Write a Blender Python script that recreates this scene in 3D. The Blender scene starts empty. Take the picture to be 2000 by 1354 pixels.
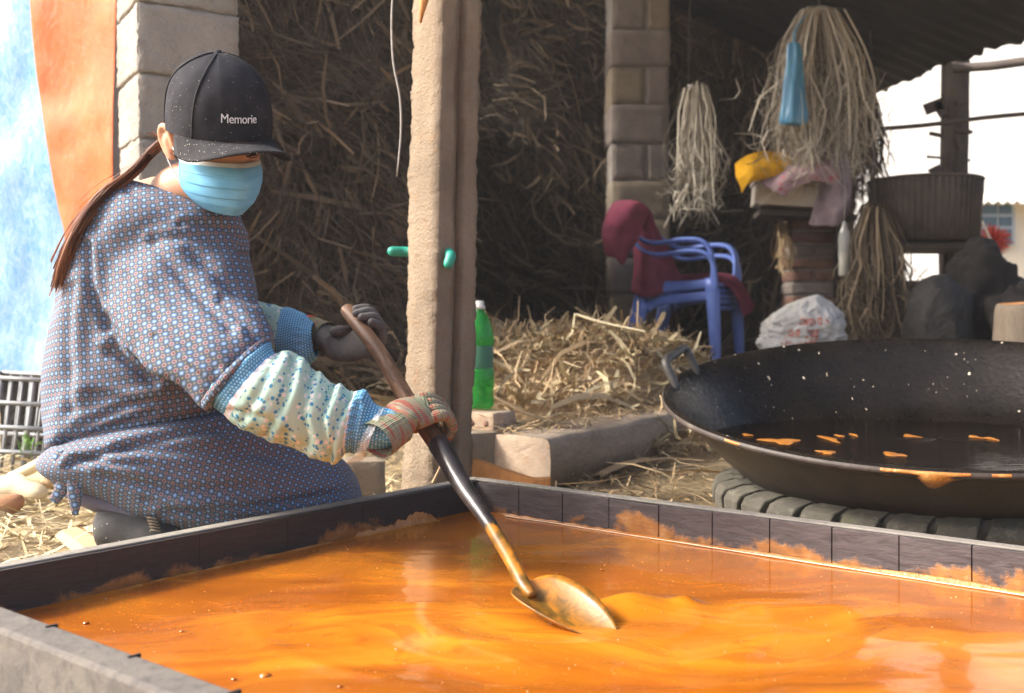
import bpy, bmesh, math, random
import numpy as np
from mathutils import Vector, Matrix, noise
rnd = random.Random(7)
R = math.radians
scene = bpy.context.scene

# ---------------------------------------------------------------- camera
F, CX, HY, EYE = 2060.0, 1000.0, 616.0, 0.5          # focal length in px of a 2000 px wide frame, horizon row, eye height
cam_d = bpy.data.cameras.new('camera')
cam = bpy.data.objects.new('camera', cam_d); scene.collection.objects.link(cam)
cam.location = (0, 0, EYE); cam.rotation_euler = (R(90), 0, 0)
cam_d.sensor_width = 36.0; cam_d.lens = F / 2000 * 36.0
cam_d.shift_y = -(677 - HY) / 2000
cam_d.clip_start = 0.05; cam_d.clip_end = 500
cam_d.dof.use_dof = True; cam_d.dof.focus_distance = 2.0; cam_d.dof.aperture_fstop = 4.5
scene.camera = cam

# ---------------------------------------------------------------- light
TO_SUN = Vector((-0.80, -0.04, 0.60)).normalized()
world = bpy.data.worlds.new('World'); scene.world = world; world.use_nodes = True
wn = world.node_tree; bgn = wn.nodes['Background']
sky = wn.nodes.new('ShaderNodeTexSky'); sky.sky_type = 'NISHITA'; sky.sun_disc = False
sky.sun_elevation = math.asin(TO_SUN.z); sky.sun_rotation = math.atan2(TO_SUN.x, TO_SUN.y)
sky.air_density = 0.7; sky.dust_density = 7.0; sky.ozone_density = 1.0
wn.links.new(sky.outputs['Color'], bgn.inputs['Color']); bgn.inputs['Strength'].default_value = 0.15
sun_d = bpy.data.lights.new('sun', 'SUN'); sun_d.energy = 2.7; sun_d.angle = R(13.0); sun_d.color = (1.0, 0.955, 0.88)
sun = bpy.data.objects.new('sun', sun_d); scene.collection.objects.link(sun)
sun.rotation_euler = TO_SUN.to_track_quat('Z', 'Y').to_euler(); sun.location = TO_SUN * 20
vs = scene.view_settings; vs.view_transform = 'Standard'; vs.look = 'None'; vs.gamma = 1.0
vs.use_curve_mapping = False; vs.exposure = 1.5
scene.cycles.use_denoising = True
scene.cycles.max_bounces = 8; scene.cycles.diffuse_bounces = 4; scene.cycles.transparent_max_bounces = 8
scene.cycles.caustics_reflective = False; scene.cycles.caustics_refractive = False

# ---------------------------------------------------------------- helpers
def P(x, y, d):
    """photo column x, row y at the depth d metres -> world point"""
    return Vector(((x - CX) / F * d, d, EYE - (y - HY) / F * d))

def link(o):
    scene.collection.objects.link(o); return o

def tag(o, label=None, cat=None, group=None, kind=None):
    if label: o['label'] = label
    if cat: o['category'] = cat
    if group: o['group'] = group
    if kind: o['kind'] = kind
    return o

def empty(name, loc=(0, 0, 0), label=None, cat=None, group=None):
    o = link(bpy.data.objects.new(name, None)); o.location = loc
    o.empty_display_size = 0.05
    return tag(o, label, cat, group)

class MB:
    def __init__(s):
        s.v = []; s.f = []; s.mi = []; s.uv = []; s.sm = []
    def add(s, v, f, mi=0, uv=None, smooth=True):
        if isinstance(mi, list) and mi and isinstance(mi[0], list): mi, uv = 0, mi
        k = len(s.v); s.v += [tuple(p) for p in v]
        for j, q in enumerate(f):
            s.f.append([i + k for i in q]); s.mi.append(mi if isinstance(mi, int) else mi[j]); s.sm.append(smooth)
            s.uv.append(uv[j] if uv else [(0, 0)] * len(q))
        return s
    def build(s, name, mats, parent=None, local=False, tint=None):
        me = bpy.data.meshes.new(name)
        me.from_pydata(s.v, [], s.f)
        mats = mats if isinstance(mats, (list, tuple)) else [mats]
        for m in mats: me.materials.append(m)
        me.polygons.foreach_set('material_index', s.mi)
        me.polygons.foreach_set('use_smooth', s.sm)
        uvl = me.uv_layers.new(name='uv')
        uvl.data.foreach_set('uv', [c for q in s.uv for p in q for c in p])
        if tint is not None:
            a = me.attributes.new('tint', 'FLOAT', 'POINT'); a.data.foreach_set('value', tint)
        me.update()
        o = link(bpy.data.objects.new(name, me))
        if parent is not None:
            o.parent = parent
            if not local: o.matrix_parent_inverse = Matrix.Translation(-total_loc(parent))
        return o

def total_loc(o):
    v = Vector((0, 0, 0)); q = o
    while q is not None:
        v = v + Vector(q.location)
        if q.parent is not None: v = v - (-Vector(q.matrix_parent_inverse.translation)) 
        q = q.parent
    return v

def grid_faces(nr, nc, closed=True):
    f = []
    for i in range(nr - 1):
        for j in range(nc if closed else nc - 1):
            j2 = (j + 1) % nc
            f.append((i * nc + j, i * nc + j2, (i + 1) * nc + j2, (i + 1) * nc + j))
    return f

def loft(secs, closed=True, cap=True):
    """list of rings -> verts, faces, uvs in metres"""
    nc = len(secs[0]); nr = len(secs)
    v = [p for r in secs for p in r]; f = []; uv = []
    cen = [sum((Vector(p) for p in r), Vector()) / nc for r in secs]
    cum = [0.0]
    for i in range(1, nr): cum.append(cum[-1] + (cen[i] - cen[i - 1]).length)
    circ = max(sum((Vector(r[j]) - Vector(r[j - 1])).length for j in range(nc)) for r in secs[::max(1, nr // 8)])
    for i in range(nr - 1):
        for j in range(nc if closed else nc - 1):
            j2 = (j + 1) % nc
            f.append((i * nc + j, i * nc + j2, (i + 1) * nc + j2, (i + 1) * nc + j))
            a, b = j / nc * circ, (j + 1) / nc * circ
            uv.append([(a, cum[i]), (b, cum[i]), (b, cum[i + 1]), (a, cum[i + 1])])
    if cap and closed:
        f.append(tuple(range(nc - 1, -1, -1))); uv.append([(0, 0)] * nc)
        f.append(tuple((nr - 1) * nc + j for j in range(nc))); uv.append([(0, 0)] * nc)
    return v, f, uv

def crom(pts, k):
    """Catmull-Rom resample of a list of tuples, k steps a span"""
    pts = [np.array(p, float) for p in pts]; out = []
    ext = [2 * pts[0] - pts[1]] + pts + [2 * pts[-1] - pts[-2]]
    for i in range(len(pts) - 1):
        p0, p1, p2, p3 = ext[i:i + 4]
        for s in range(k):
            t = s / k
            out.append(0.5 * (2 * p1 + (p2 - p0) * t + (2 * p0 - 5 * p1 + 4 * p2 - p3) * t * t + (3 * p1 - p0 - 3 * p2 + p3) * t ** 3))
    out.append(pts[-1]); return out

def tube(pts, rad, n=10, up=None, flat=1.0, k=1, cap=True):
    """tube along points; rad number or list; flat squashes the second axis"""
    pts = [Vector(p) for p in pts]
    rad = list(rad) if isinstance(rad, (list, tuple)) else [rad] * len(pts)
    if k > 1:
        q = crom([tuple(p) + (r,) for p, r in zip(pts, rad)], k)
        pts = [Vector(a[:3]) for a in q]; rad = [max(1e-4, a[3]) for a in q]
    t0 = (pts[1] - pts[0]).normalized()
    u = Vector(up) if up is not None else (Vector((0, 0, 1)) if abs(t0.z) < 0.9 else Vector((1, 0, 0)))
    secs = []
    for i, p in enumerate(pts):
        t = (pts[min(i + 1, len(pts) - 1)] - pts[max(i - 1, 0)]).normalized()
        u = (u - t * u.dot(t)).normalized(); w = t.cross(u)
        secs.append([p + u * (math.cos(2 * math.pi * j / n) * rad[i]) + w * (math.sin(2 * math.pi * j / n) * rad[i] * flat) for j in range(n)])
    return loft(secs, cap=cap)

def ball_tube(pts, rad, n=12, k=4, flat=1.0, up=None):
    """tube with rounded ends"""
    pts = [Vector(p) for p in pts]
    a = (pts[0] - pts[1]).normalized(); b = (pts[-1] - pts[-2]).normalized()
    q = crom([tuple(p) + (r,) for p, r in zip(pts, rad)], k)
    pp = [Vector(x[:3]) for x in q]; rr = [x[3] for x in q]
    pre = [(pp[0] + a * rad[0] * s, rad[0] * c) for s, c in ((0.98, 0.2), (0.8, 0.6), (0.45, 0.9))]
    post = [(pp[-1] + b * rad[-1] * s, rad[-1] * c) for s, c in ((0.45, 0.9), (0.8, 0.6), (0.98, 0.2))]
    allp = pre + list(zip(pp, rr)) + post
    return tube([x[0] for x in allp], [x[1] for x in allp], n=n, flat=flat, up=up)

def box(c, s, rot=None):
    c = Vector(c); h = Vector(s) / 2; M_ = rot if rot is not None else Matrix.Identity(3)
    v = [c + M_ @ Vector((x * h.x, y * h.y, z * h.z)) for x in (-1, 1) for y in (-1, 1) for z in (-1, 1)]
    f = [(0, 1, 3, 2), (4, 6, 7, 5), (0, 4, 5, 1), (2, 3, 7, 6), (0, 2, 6, 4), (1, 5, 7, 3)]
    return v, f

def lathe(prof, n=64, c=(0, 0, 0), M_=None):
    c = Vector(c); M_ = M_ or Matrix.Identity(3)
    secs = [[c + M_ @ Vector((r * math.cos(2 * math.pi * j / n), r * math.sin(2 * math.pi * j / n), z)) for j in range(n)] for r, z in prof]
    return loft(secs, cap=False)

def rotz(a): return Matrix.Rotation(a, 3, 'Z')

def bevel(o, w=0.004, seg=2):
    m = o.modifiers.new('bevel', 'BEVEL'); m.width = w; m.segments = seg; m.limit_method = 'ANGLE'; return o

def nz(p, s, seed=0.0):
    return noise.noise(Vector((p[0] * s + seed, p[1] * s + seed * 1.7, p[2] * s - seed)))

def rough_box(c, s, rot, amp=0.004, sc=25.0, div=6, seed=0.0):
    """box with subdivided, chipped faces"""
    bm = bmesh.new(); bmesh.ops.create_cube(bm, size=1.0)
    bmesh.ops.bevel(bm, geom=bm.edges[:], offset=0.014, segments=1, affect='EDGES')
    bmesh.ops.subdivide_edges(bm, edges=bm.edges[:], cuts=div, use_grid_fill=True)
    c = Vector(c); M_ = rot if rot is not None else Matrix.Identity(3)
    for v in bm.verts:
        q = Vector((v.co.x * s[0], v.co.y * s[1], v.co.z * s[2]))
        n = v.co.normalized()
        q = q + n * (amp * nz(q, sc, seed + c.x * 3 + c.z * 5) + amp * 0.6 * nz(q, sc * 3, seed))
        v.co = c + M_ @ q
    bm.verts.index_update()
    V = [v.co.copy() for v in bm.verts]; Fc = [[v.index for v in f.verts] for f in bm.faces]
    bm.free(); return V, Fc

# ---------------------------------------------------------------- material helpers
class G:
    def __init__(s, name, rough=0.6, spec=0.5, **kw):
        s.m = bpy.data.materials.new(name); s.m.use_nodes = True; s.t = s.m.node_tree
        s.b = s.t.nodes['Principled BSDF']; s.b.inputs['Roughness'].default_value = rough
        s.b.inputs['Specular IOR Level'].default_value = spec
        for k, v in kw.items(): s.b.inputs[k.replace('_', ' ')].default_value = v
    def put(s, sock, val):
        if isinstance(val, bpy.types.NodeSocket): s.t.links.new(val, sock)
        elif isinstance(val, (tuple, list)):
            val = tuple(val)
            if len(val) == 3 and sock.type == 'RGBA': val = val + (1,)
            sock.default_value = val
        else: sock.default_value = val
    def coord(s, which='Object', scale=None):
        o = s.t.nodes.new('ShaderNodeTexCoord').outputs[which]
        if scale is not None:
            mp = s.t.nodes.new('ShaderNodeMapping'); s.t.links.new(o, mp.inputs['Vector'])
            mp.inputs['Scale'].default_value = scale if isinstance(scale, tuple) else (scale,) * 3
            return mp.outputs[0]
        return o
    def attr(s, n):
        a = s.t.nodes.new('ShaderNodeAttribute'); a.attribute_name = n; return a.outputs['Fac']
    def sep(s, v):
        n = s.t.nodes.new('ShaderNodeSeparateXYZ'); s.t.links.new(v, n.inputs[0]); return n.outputs
    def ma(s, op, a, b=0.0, c=0.0, clamp=False):
        n = s.t.nodes.new('ShaderNodeMath'); n.operation = op; n.use_clamp = clamp
        for i, x in enumerate((a, b, c)): s.put(n.inputs[i], x)
        return n.outputs[0]
    def noise(s, v, scale=5.0, detail=4.0, rough=0.55, dist=0.0, col=False):
        n = s.t.nodes.new('ShaderNodeTexNoise'); s.put(n.inputs['Vector'], v); n.inputs['Scale'].default_value = scale
        n.inputs['Detail'].default_value = detail; n.inputs['Roughness'].default_value = rough; n.inputs['Distortion'].default_value = dist
        return n.outputs['Color' if col else 'Fac']
    def voro(s, v, scale=5.0, feat='F1', out='Distance', rand=1.0):
        n = s.t.nodes.new('ShaderNodeTexVoronoi'); n.feature = feat; s.put(n.inputs['Vector'], v); n.inputs['Scale'].default_value = scale
        n.inputs['Randomness'].default_value = rand
        return n.outputs[out]
    def wave(s, v, scale=5.0, dist=2.0, detail=2.0, dscale=1.0, dirn='X'):
        n = s.t.nodes.new('ShaderNodeTexWave'); s.put(n.inputs['Vector'], v); n.inputs['Scale'].default_value = scale; n.bands_direction = dirn
        n.inputs['Distortion'].default_value = dist; n.inputs['Detail'].default_value = detail; n.inputs['Detail Scale'].default_value = dscale
        return n.outputs['Fac']
    def ramp(s, f, stops, mode='LINEAR'):
        n = s.t.nodes.new('ShaderNodeValToRGB'); s.put(n.inputs[0], f); e = n.color_ramp.elements; n.color_ramp.interpolation = mode
        while len(e) < len(stops): e.new(0.5)
        for x, (p, c) in zip(e, stops):
            x.position = p; x.color = (c if len(c) == 4 else tuple(c) + (1,)) if isinstance(c, tuple) else (c, c, c, 1)
        return n.outputs['Color']
    def mix(s, f, a, b, mode='MIX'):
        n = s.t.nodes.new('ShaderNodeMix'); n.data_type = 'RGBA'; n.blend_type = mode
        s.put(n.inputs[0], f); s.put(n.inputs[6], a); s.put(n.inputs[7], b); return n.outputs[2]
    def step(s, f, lo, hi):
        n = s.t.nodes.new('ShaderNodeMapRange'); n.interpolation_type = 'SMOOTHSTEP'; s.put(n.inputs['Value'], f)
        n.inputs['From Min'].default_value = lo; n.inputs['From Max'].default_value = hi; return n.outputs[0]
    def warp(s, v, scale, amt):
        c = s.noise(v, scale, 2.0, col=True)
        n = s.t.nodes.new('ShaderNodeVectorMath'); n.operation = 'MULTIPLY_ADD'
        s.t.links.new(c, n.inputs[0]); n.inputs[1].default_value = (amt,) * 3; s.t.links.new(v, n.inputs[2]); return n.outputs[0]
    def color(s, c): s.put(s.b.inputs['Base Color'], c); return s
    def rough(s, r): s.put(s.b.inputs['Roughness'], r); return s
    def bump(s, h, strength=0.3, dist=0.01):
        n = s.t.nodes.new('ShaderNodeBump'); n.inputs['Strength'].default_value = strength; n.inputs['Distance'].default_value = dist
        s.put(n.inputs['Height'], h); s.t.links.new(n.outputs[0], s.b.inputs['Normal']); return s

def plain(name, col, var=0.25, rough=0.6, scale=12.0, bump=0.15, bscale=90.0, bdist=0.004, spec=0.5, **kw):
    g = G(name, rough, spec, **kw); o = g.coord()
    n = g.noise(o, scale, 5, 0.6)
    g.color(g.ramp(n, [(0.25, tuple(c * (1 - var) for c in col)), (0.75, tuple(min(1, c * (1 + var)) for c in col))]))
    if bump: g.bump(g.noise(o, bscale, 4), bump, bdist)
    return g.m
# ================================================================ materials
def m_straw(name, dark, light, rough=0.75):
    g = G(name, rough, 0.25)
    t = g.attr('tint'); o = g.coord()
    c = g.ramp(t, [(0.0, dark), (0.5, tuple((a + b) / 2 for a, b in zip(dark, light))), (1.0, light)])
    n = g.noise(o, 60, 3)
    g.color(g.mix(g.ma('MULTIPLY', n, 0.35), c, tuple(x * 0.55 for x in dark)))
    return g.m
M = {}
M['straw'] = m_straw('straw', (0.27, 0.17, 0.08), (0.76, 0.575, 0.345))
M['straw_pale'] = m_straw('straw_pale', (0.34, 0.26, 0.13), (0.76, 0.66, 0.43))
M['straw_shade_tone'] = m_straw('straw_shade_tone', (0.036, 0.028, 0.021), (0.16, 0.122, 0.084))  # stack straw: the shed's shade is put into this lowered colour
M['straw_leaf'] = m_straw('straw_leaf', (0.060, 0.044, 0.029), (0.28, 0.205, 0.13))  # leaf strips darkened for the same shade
M['raffia'] = m_straw('raffia', (0.30, 0.26, 0.20), (0.62, 0.56, 0.46))

g = G('ground', 0.9, 0.2); o = g.coord()
n1 = g.noise(o, 2.5, 6, 0.6); n2 = g.noise(o, 45, 5, 0.7)
g.color(g.mix(g.step(n2, 0.42, 0.62), g.ramp(n1, [(0.3, (0.16, 0.12, 0.075)), (0.7, (0.30, 0.24, 0.15))]), (0.44, 0.34, 0.19)))
g.bump(g.noise(o, 70, 6, 0.7), 0.7, 0.02); M['ground'] = g.m

def m_concrete(name, base, rust, pit=1.0, scale=1.0):
    g = G(name, 0.92, 0.2); o = g.coord()
    n1 = g.noise(o, 5 * scale, 6, 0.65); n2 = g.noise(o, 26 * scale, 5, 0.7); n3 = g.noise(o, 140 * scale, 4, 0.7)
    c = g.ramp(n1, [(0.3, tuple(x * 0.74 for x in base)), (0.7, tuple(min(1, x * 1.18) for x in base))])
    c = g.mix(g.ma('MULTIPLY', g.step(n2, 0.52, 0.72), 0.55), c, rust)
    c = g.mix(g.ma('MULTIPLY', g.step(n3, 0.55, 0.75), 0.35), c, tuple(x * 0.5 for x in base))
    g.color(c)
    h = g.ma('ADD', g.ma('MULTIPLY', n3, 0.6), g.ma('MULTIPLY', n2, 0.7)); g.bump(h, 0.8 * pit, 0.012); return g.m
M['pillar'] = m_concrete('weathered_pillar', (0.30, 0.235, 0.17), (0.28, 0.165, 0.085), 1.5)
M['pillar_plaster'] = m_concrete('grey_plaster', (0.36, 0.34, 0.31), (0.25, 0.23, 0.2), 0.5)
M['block'] = m_concrete('cinder_block', (0.38, 0.355, 0.32), (0.27, 0.24, 0.2), 1.6, 0.8)
M['block_b'] = m_concrete('cinder_block_tan', (0.27, 0.22, 0.16), (0.19, 0.145, 0.09), 1.2, 0.8)
M['block_c'] = m_concrete('cinder_block_grey', (0.24, 0.20, 0.175), (0.16, 0.135, 0.12), 1.2, 0.8)
M['mortar'] = m_concrete('mortar', (0.30, 0.28, 0.25), (0.2, 0.18, 0.15), 1.0)
M['brick'] = m_concrete('fired_brick', (0.42, 0.22, 0.12), (0.36, 0.30, 0.22), 0.6, 1.5)
M['brick_dark'] = m_concrete('sooty_brick', (0.20, 0.11, 0.08), (0.25, 0.22, 0.18), 0.8, 1.5)

def m_wood(name, dark, light, scale=1.0, axis=(1, 1, 8), rough=0.7, spec=0.3, bump=0.4):
    g = G(name, rough, spec); o = g.coord('Object', axis)
    w = g.noise(o, 14 * scale, 6, 0.65, 1.2); o2 = g.coord(); n = g.noise(o2, 5, 4)
    c = g.ramp(w, [(0.25, dark), (0.75, light)])
    g.color(g.mix(g.ma('MULTIPLY', g.step(n, 0.45, 0.7), 0.5), c, tuple(x * 0.6 for x in dark)))
    g.bump(w, bump, 0.004); return g.m
M['beam'] = m_wood('old_beam', (0.25, 0.195, 0.145), (0.44, 0.36, 0.28), 1.0, (2, 2, 6), 0.85, 0.2)
M['beam_end'] = m_concrete('sawn_beam_end', (0.50, 0.38, 0.28), (0.48, 0.27, 0.14), 0.7, 1.4)
M['raw_wood'] = m_wood('raw_wood', (0.42, 0.17, 0.05), (0.60, 0.29, 0.10), 1.0, (3, 3, 1))
M['plank'] = m_wood('plank', (0.30, 0.20, 0.11), (0.50, 0.36, 0.21), 1.0, (1, 6, 6))
M['post'] = m_wood('dark_post', (0.05, 0.04, 0.034), (0.11, 0.09, 0.075), 1.0, (8, 8, 1))
M['roof_wood'] = m_wood('roof_wood', (0.018, 0.014, 0.012), (0.04, 0.032, 0.026), 1.0, (2, 6, 6))
M['roof'] = plain('dark_roof_sheet', (0.018, 0.016, 0.015), 0.4, 0.8, 6)  # near-black sheet with slight random variation

# tray: wet dark wood with syrup smears of their own shape, weathered tops
def m_tray(name, dark, light, smear, zlo, zhi):
    g = G(name, 0.35, 0.5); o = g.coord(); so = g.sep(o)
    st = g.coord('Object', (1, 1, 5))
    w = g.noise(st, 22, 6, 0.65, 0.8); n = g.noise(o, 3.2, 4)
    c = g.ramp(w, [(0.28, dark), (0.75, light)])
    z = so[2]; a = g.noise(g.warp(o, 7, 0.05), 6.5, 6, 0.62, 0.4)
    lim = g.ma('ADD', g.ma('ADD', g.ma('MULTIPLY', g.step(z, zlo, zhi), 0.36), g.ma('MULTIPLY', g.ma('SUBTRACT', g.noise(o, 2.3, 3), 0.5), -0.7)), 0.42)
    k = g.ma('MULTIPLY', g.step(g.ma('ADD', g.ma('SUBTRACT', a, lim), g.ma('MULTIPLY', g.ma('SUBTRACT', g.noise(o, 55, 5, 0.7), 0.5), 0.16)), -0.01, 0.09), 0.82)
    syr = g.ramp(g.noise(o, 30, 4), [(0.3, (0.20, 0.085, 0.022)), (0.55, (0.38, 0.15, 0.025)), (0.75, (0.46, 0.26, 0.10))])
    k = g.ma('MULTIPLY', k, smear)
    g.color(g.mix(k, c, syr))
    g.rough(g.ma('ADD', 0.34, g.ma('MULTIPLY', w, 0.4)))
    g.bump(g.ma('ADD', g.ma('MULTIPLY', w, 0.8), g.ma('MULTIPLY', k, 0.6)), 0.5, 0.004); return g.m
M['tray_dark'] = m_tray('tray_dark_wood', (0.010, 0.007, 0.006), (0.040, 0.030, 0.026), 0.85, 0.03, 0.12)
M['tray_violet'] = m_tray('tray_grey_wood', (0.026, 0.020, 0.022), (0.088, 0.072, 0.074), 1.0, 0.035, 0.125)
g = G('tray_weathered', 0.8, 0.3); o = g.coord(); n = g.noise(o, 5, 6, 0.65); n2 = g.noise(o, 40, 5, 0.7)
c = g.ramp(n, [(0.3, (0.15, 0.135, 0.12)), (0.55, (0.24, 0.22, 0.19)), (0.75, (0.20, 0.21, 0.14))])
g.color(g.mix(g.ma('MULTIPLY', g.step(n2, 0.5, 0.7), 0.5), c, (0.06, 0.06, 0.055))); g.bump(n2, 0.5, 0.005); M['tray_top'] = g.m
g = G('weathered_board', 0.8, 0.3); o = g.coord(); st = g.coord('Object', (1, 1, 3)); n = g.noise(st, 6, 6, 0.65); n2 = g.noise(o, 45, 5, 0.7)
c = g.ramp(n, [(0.3, (0.085, 0.078, 0.072)), (0.55, (0.135, 0.12, 0.105)), (0.75, (0.115, 0.125, 0.085))])
g.color(g.mix(g.ma('MULTIPLY', g.step(n2, 0.48, 0.68), 0.6), c, (0.05, 0.048, 0.05))); g.bump(n2, 0.6, 0.005); M['tray_front'] = g.m

# syrup
g = G('syrup', 0.16, 0.4, Coat_Weight=0.55, Coat_Roughness=0.05); o = g.coord()
wv = g.warp(g.warp(o, 1.6, 0.55), 4.0, 0.12)
sv = g.t.nodes.new('ShaderNodeMapping'); g.t.links.new(wv, sv.inputs[0]); sv.inputs['Rotation'].default_value = (0, 0, 0.25); sv.inputs['Scale'].default_value = (0.8, 2.1, 1)
f1 = g.noise(sv.outputs[0], 1.7, 5, 0.55, 1.0); f2 = g.noise(sv.outputs[0], 5.0, 5, 0.6, 1.6); f3 = g.noise(o, 160, 3)
c = g.ramp(f1, [(0.25, (0.145, 0.034, 0.002)), (0.47, (0.34, 0.097, 0.005)), (0.72, (0.60, 0.215, 0.012))])
c = g.mix(g.ma('MULTIPLY', g.step(f2, 0.50, 0.60), 0.5), c, (0.30, 0.07, 0.005))
f4 = g.noise(sv.outputs[0], 9.0, 6, 0.6, 2.2); ln = g.step(g.ma('ABSOLUTE', g.ma('SUBTRACT', f4, 0.5)), 0.02, 0.0)

c = g.mix(g.ma('MULTIPLY', g.step(f3, 0.62, 0.8), 0.35), c, (0.80, 0.42, 0.12))
g.color(c); g.rough(g.ma('ADD', 0.14, g.ma('MULTIPLY', f2, 0.14)))
g.b.inputs['Subsurface Weight'].default_value = 0.0
g.bump(g.ma('ADD', g.ma('ADD', g.ma('MULTIPLY', f2, 0.6), g.ma('MULTIPLY', f4, 0.12)), g.ma('MULTIPLY', g.noise(o, 160, 3), 0.06)), 0.25, 0.006); M['syrup'] = g.m
g = G('syrup_crust', 0.3, 0.5, Coat_Weight=0.3); o = g.coord(); n = g.noise(o, 26, 6, 0.65)
g.color(g.ramp(n, [(0.3, (0.22, 0.075, 0.012)), (0.5, (0.42, 0.16, 0.025)), (0.7, (0.52, 0.27, 0.085))])); g.bump(n, 0.8, 0.012); M['crust'] = g.m
g = G('syrup_foam', 0.35, 0.5); g.color((0.80, 0.66, 0.46)); M['foam'] = g.m

# cloths
def uvw(g): return g.sep(g.coord('UV'))
def m_smock():
    g = G('patterned_smock', 0.85, 0.2); u0 = uvw(g); cell = 0.0116
    ca, sa = math.cos(R(38)), math.sin(R(38))
    u = [g.ma('SUBTRACT', g.ma('MULTIPLY', u0[0], ca), g.ma('MULTIPLY', u0[1], sa)), g.ma('ADD', g.ma('MULTIPLY', u0[0], sa), g.ma('MULTIPLY', u0[1], ca))]
    def cellmask(off):
        a = g.ma('ADD', g.ma('DIVIDE', u[0], cell), off[0]); b = g.ma('ADD', g.ma('DIVIDE', u[1], cell), off[1])
        fa = g.ma('SUBTRACT', g.ma('FRACT', a), 0.5); fb = g.ma('SUBTRACT', g.ma('FRACT', b), 0.5)
        r = g.ma('SQRT', g.ma('ADD', g.ma('MULTIPLY', fa, fa), g.ma('MULTIPLY', fb, fb)))
        par = g.ma('MODULO', g.ma('ABSOLUTE', g.ma('ADD', g.ma('FLOOR', a), g.ma('FLOOR', b))), 2.0)
        return r, par
    r, par = cellmask((0, 0)); r2, _ = cellmask((0.5, 0.5))
    base = (0.090, 0.100, 0.125)
    c = g.mix(g.step(r2, 0.16, 0.11), base, (0.27, 0.265, 0.20))
    c = g.mix(g.step(r2, 0.10, 0.05), c, (0.16, 0.16, 0.15))
    blue = g.mix(g.step(r, 0.36, 0.25), (0.060, 0.105, 0.190), (0.16, 0.26, 0.44)); blue = g.mix(g.step(r, 0.2, 0.12), blue, (0.30, 0.41, 0.58))
    red = g.mix(g.step(r, 0.24, 0.18), (0.29, 0.25, 0.275), (0.19, 0.075, 0.085))
    both = g.mix(par, blue, red)
    edge = g.mix(par, (1, 1, 1), (0.72, 0.72, 0.72))
    k = g.step(g.ma('DIVIDE', r, g.sep(edge)[0]), 0.47, 0.41)
    g.color(g.mix(k, c, both))
    g.bump(g.noise(g.coord('UV'), 320, 2), 0.15, 0.002); return g.m
M['smock'] = m_smock()
def m_floral():
    g = G('floral_cotton', 0.85, 0.2); uv = g.coord('UV')
    v1 = g.voro(uv, 105); col = g.voro(uv, 105, out='Color'); v2 = g.voro(g.warp(uv, 30, 0.02), 62)
    sc = g.sep(col)
    c = g.ramp(g.noise(uv, 12, 3), [(0.3, (0.34, 0.50, 0.42)), (0.7, (0.45, 0.59, 0.49))])
    c = g.mix(g.ma('MULTIPLY', g.step(v2, 0.34, 0.22), 0.85), c, (0.72, 0.66, 0.62))
    c = g.mix(g.ma('MULTIPLY', g.step(v1, 0.44, 0.30), g.step(sc[0], 0.36, 0.44)), c, (0.06, 0.22, 0.36))
    c = g.mix(g.ma('MULTIPLY', g.step(v1, 0.2, 0.12), g.step(sc[1], 0.86, 0.9)), c, (0.62, 0.30, 0.24))
    g.color(c); return g.m
M['floral'] = m_floral()
def m_bluedot():
    g = G('blue_dotted_cotton', 0.85, 0.2); u = uvw(g); cell = 0.0062
    a = g.ma('DIVIDE', u[0], cell); b = g.ma('DIVIDE', u[1], cell); a = g.ma('ADD', a, g.ma('MULTIPLY', g.ma('FLOOR', b), 0.5))
    fa = g.ma('SUBTRACT', g.ma('FRACT', a), 0.5); fb = g.ma('SUBTRACT', g.ma('FRACT', b), 0.5)
    r = g.ma('SQRT', g.ma('ADD', g.ma('MULTIPLY', fa, fa), g.ma('MULTIPLY', fb, fb)))
    c = g.ramp(g.noise(g.coord(), 18, 3), [(0.3, (0.05, 0.19, 0.34)), (0.7, (0.10, 0.30, 0.47))])
    g.color(g.mix(g.step(r, 0.33, 0.2), c, (0.36, 0.55, 0.68))); return g.m
M['bluedot'] = m_bluedot()
g = G('lace_edge', 0.9, 0.2); g.color((0.68, 0.64, 0.66)); M['lace'] = g.m
def m_knit(name, tone):
    g = G(name, 0.95, 0.1); uv = g.coord('UV'); u = uvw(g)
    row = g.noise(g.coord('UV', (22, 170, 1)), 1.0, 5, 0.75); big = g.noise(g.coord('UV', (9, 60, 1)), 1.0, 3, 0.6)
    c = g.ramp(row, [(0.25, (0.07, 0.065, 0.06)), (0.42, (0.20, 0.22, 0.13)), (0.5, (0.27, 0.28, 0.19)), (0.58, (0.22, 0.16, 0.13)), (0.75, (0.40, 0.39, 0.31))])
    c = g.mix(g.ma('MULTIPLY', g.step(big, 0.50, 0.60), 0.8), c, (0.33, 0.07, 0.055))
    c = g.mix(g.ma('MULTIPLY', g.step(big, 0.46, 0.36), 0.7), c, (0.085, 0.105, 0.06))
    g.color(g.mix(1.0, c, tone, 'MULTIPLY'))
    st = g.ma('SINE', g.ma('MULTIPLY', u[0], 1500)); rw = g.ma('SINE', g.ma('MULTIPLY', u[1], 1200))
    g.bump(g.ma('ADD', st, rw), 0.45, 0.0015); return g.m
M['knit'] = m_knit('knit_glove', (1, 1, 1)); M['knit_grey'] = m_knit('worn_knit', (0.75, 0.72, 0.7))
M['palm'] = plain('dirty_glove_palm', (0.095, 0.085, 0.08), 0.45, 0.85, 25, 0.4, 200)
M['red_edge'] = plain('red_glove_edge', (0.50, 0.045, 0.03), 0.2, 0.9)
g = G('thin_plastic', 0.25, 0.5); g.color((0.75, 0.74, 0.73)); g.b.inputs['Alpha'].default_value = 0.28; M['thin_plastic'] = g.m

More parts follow.
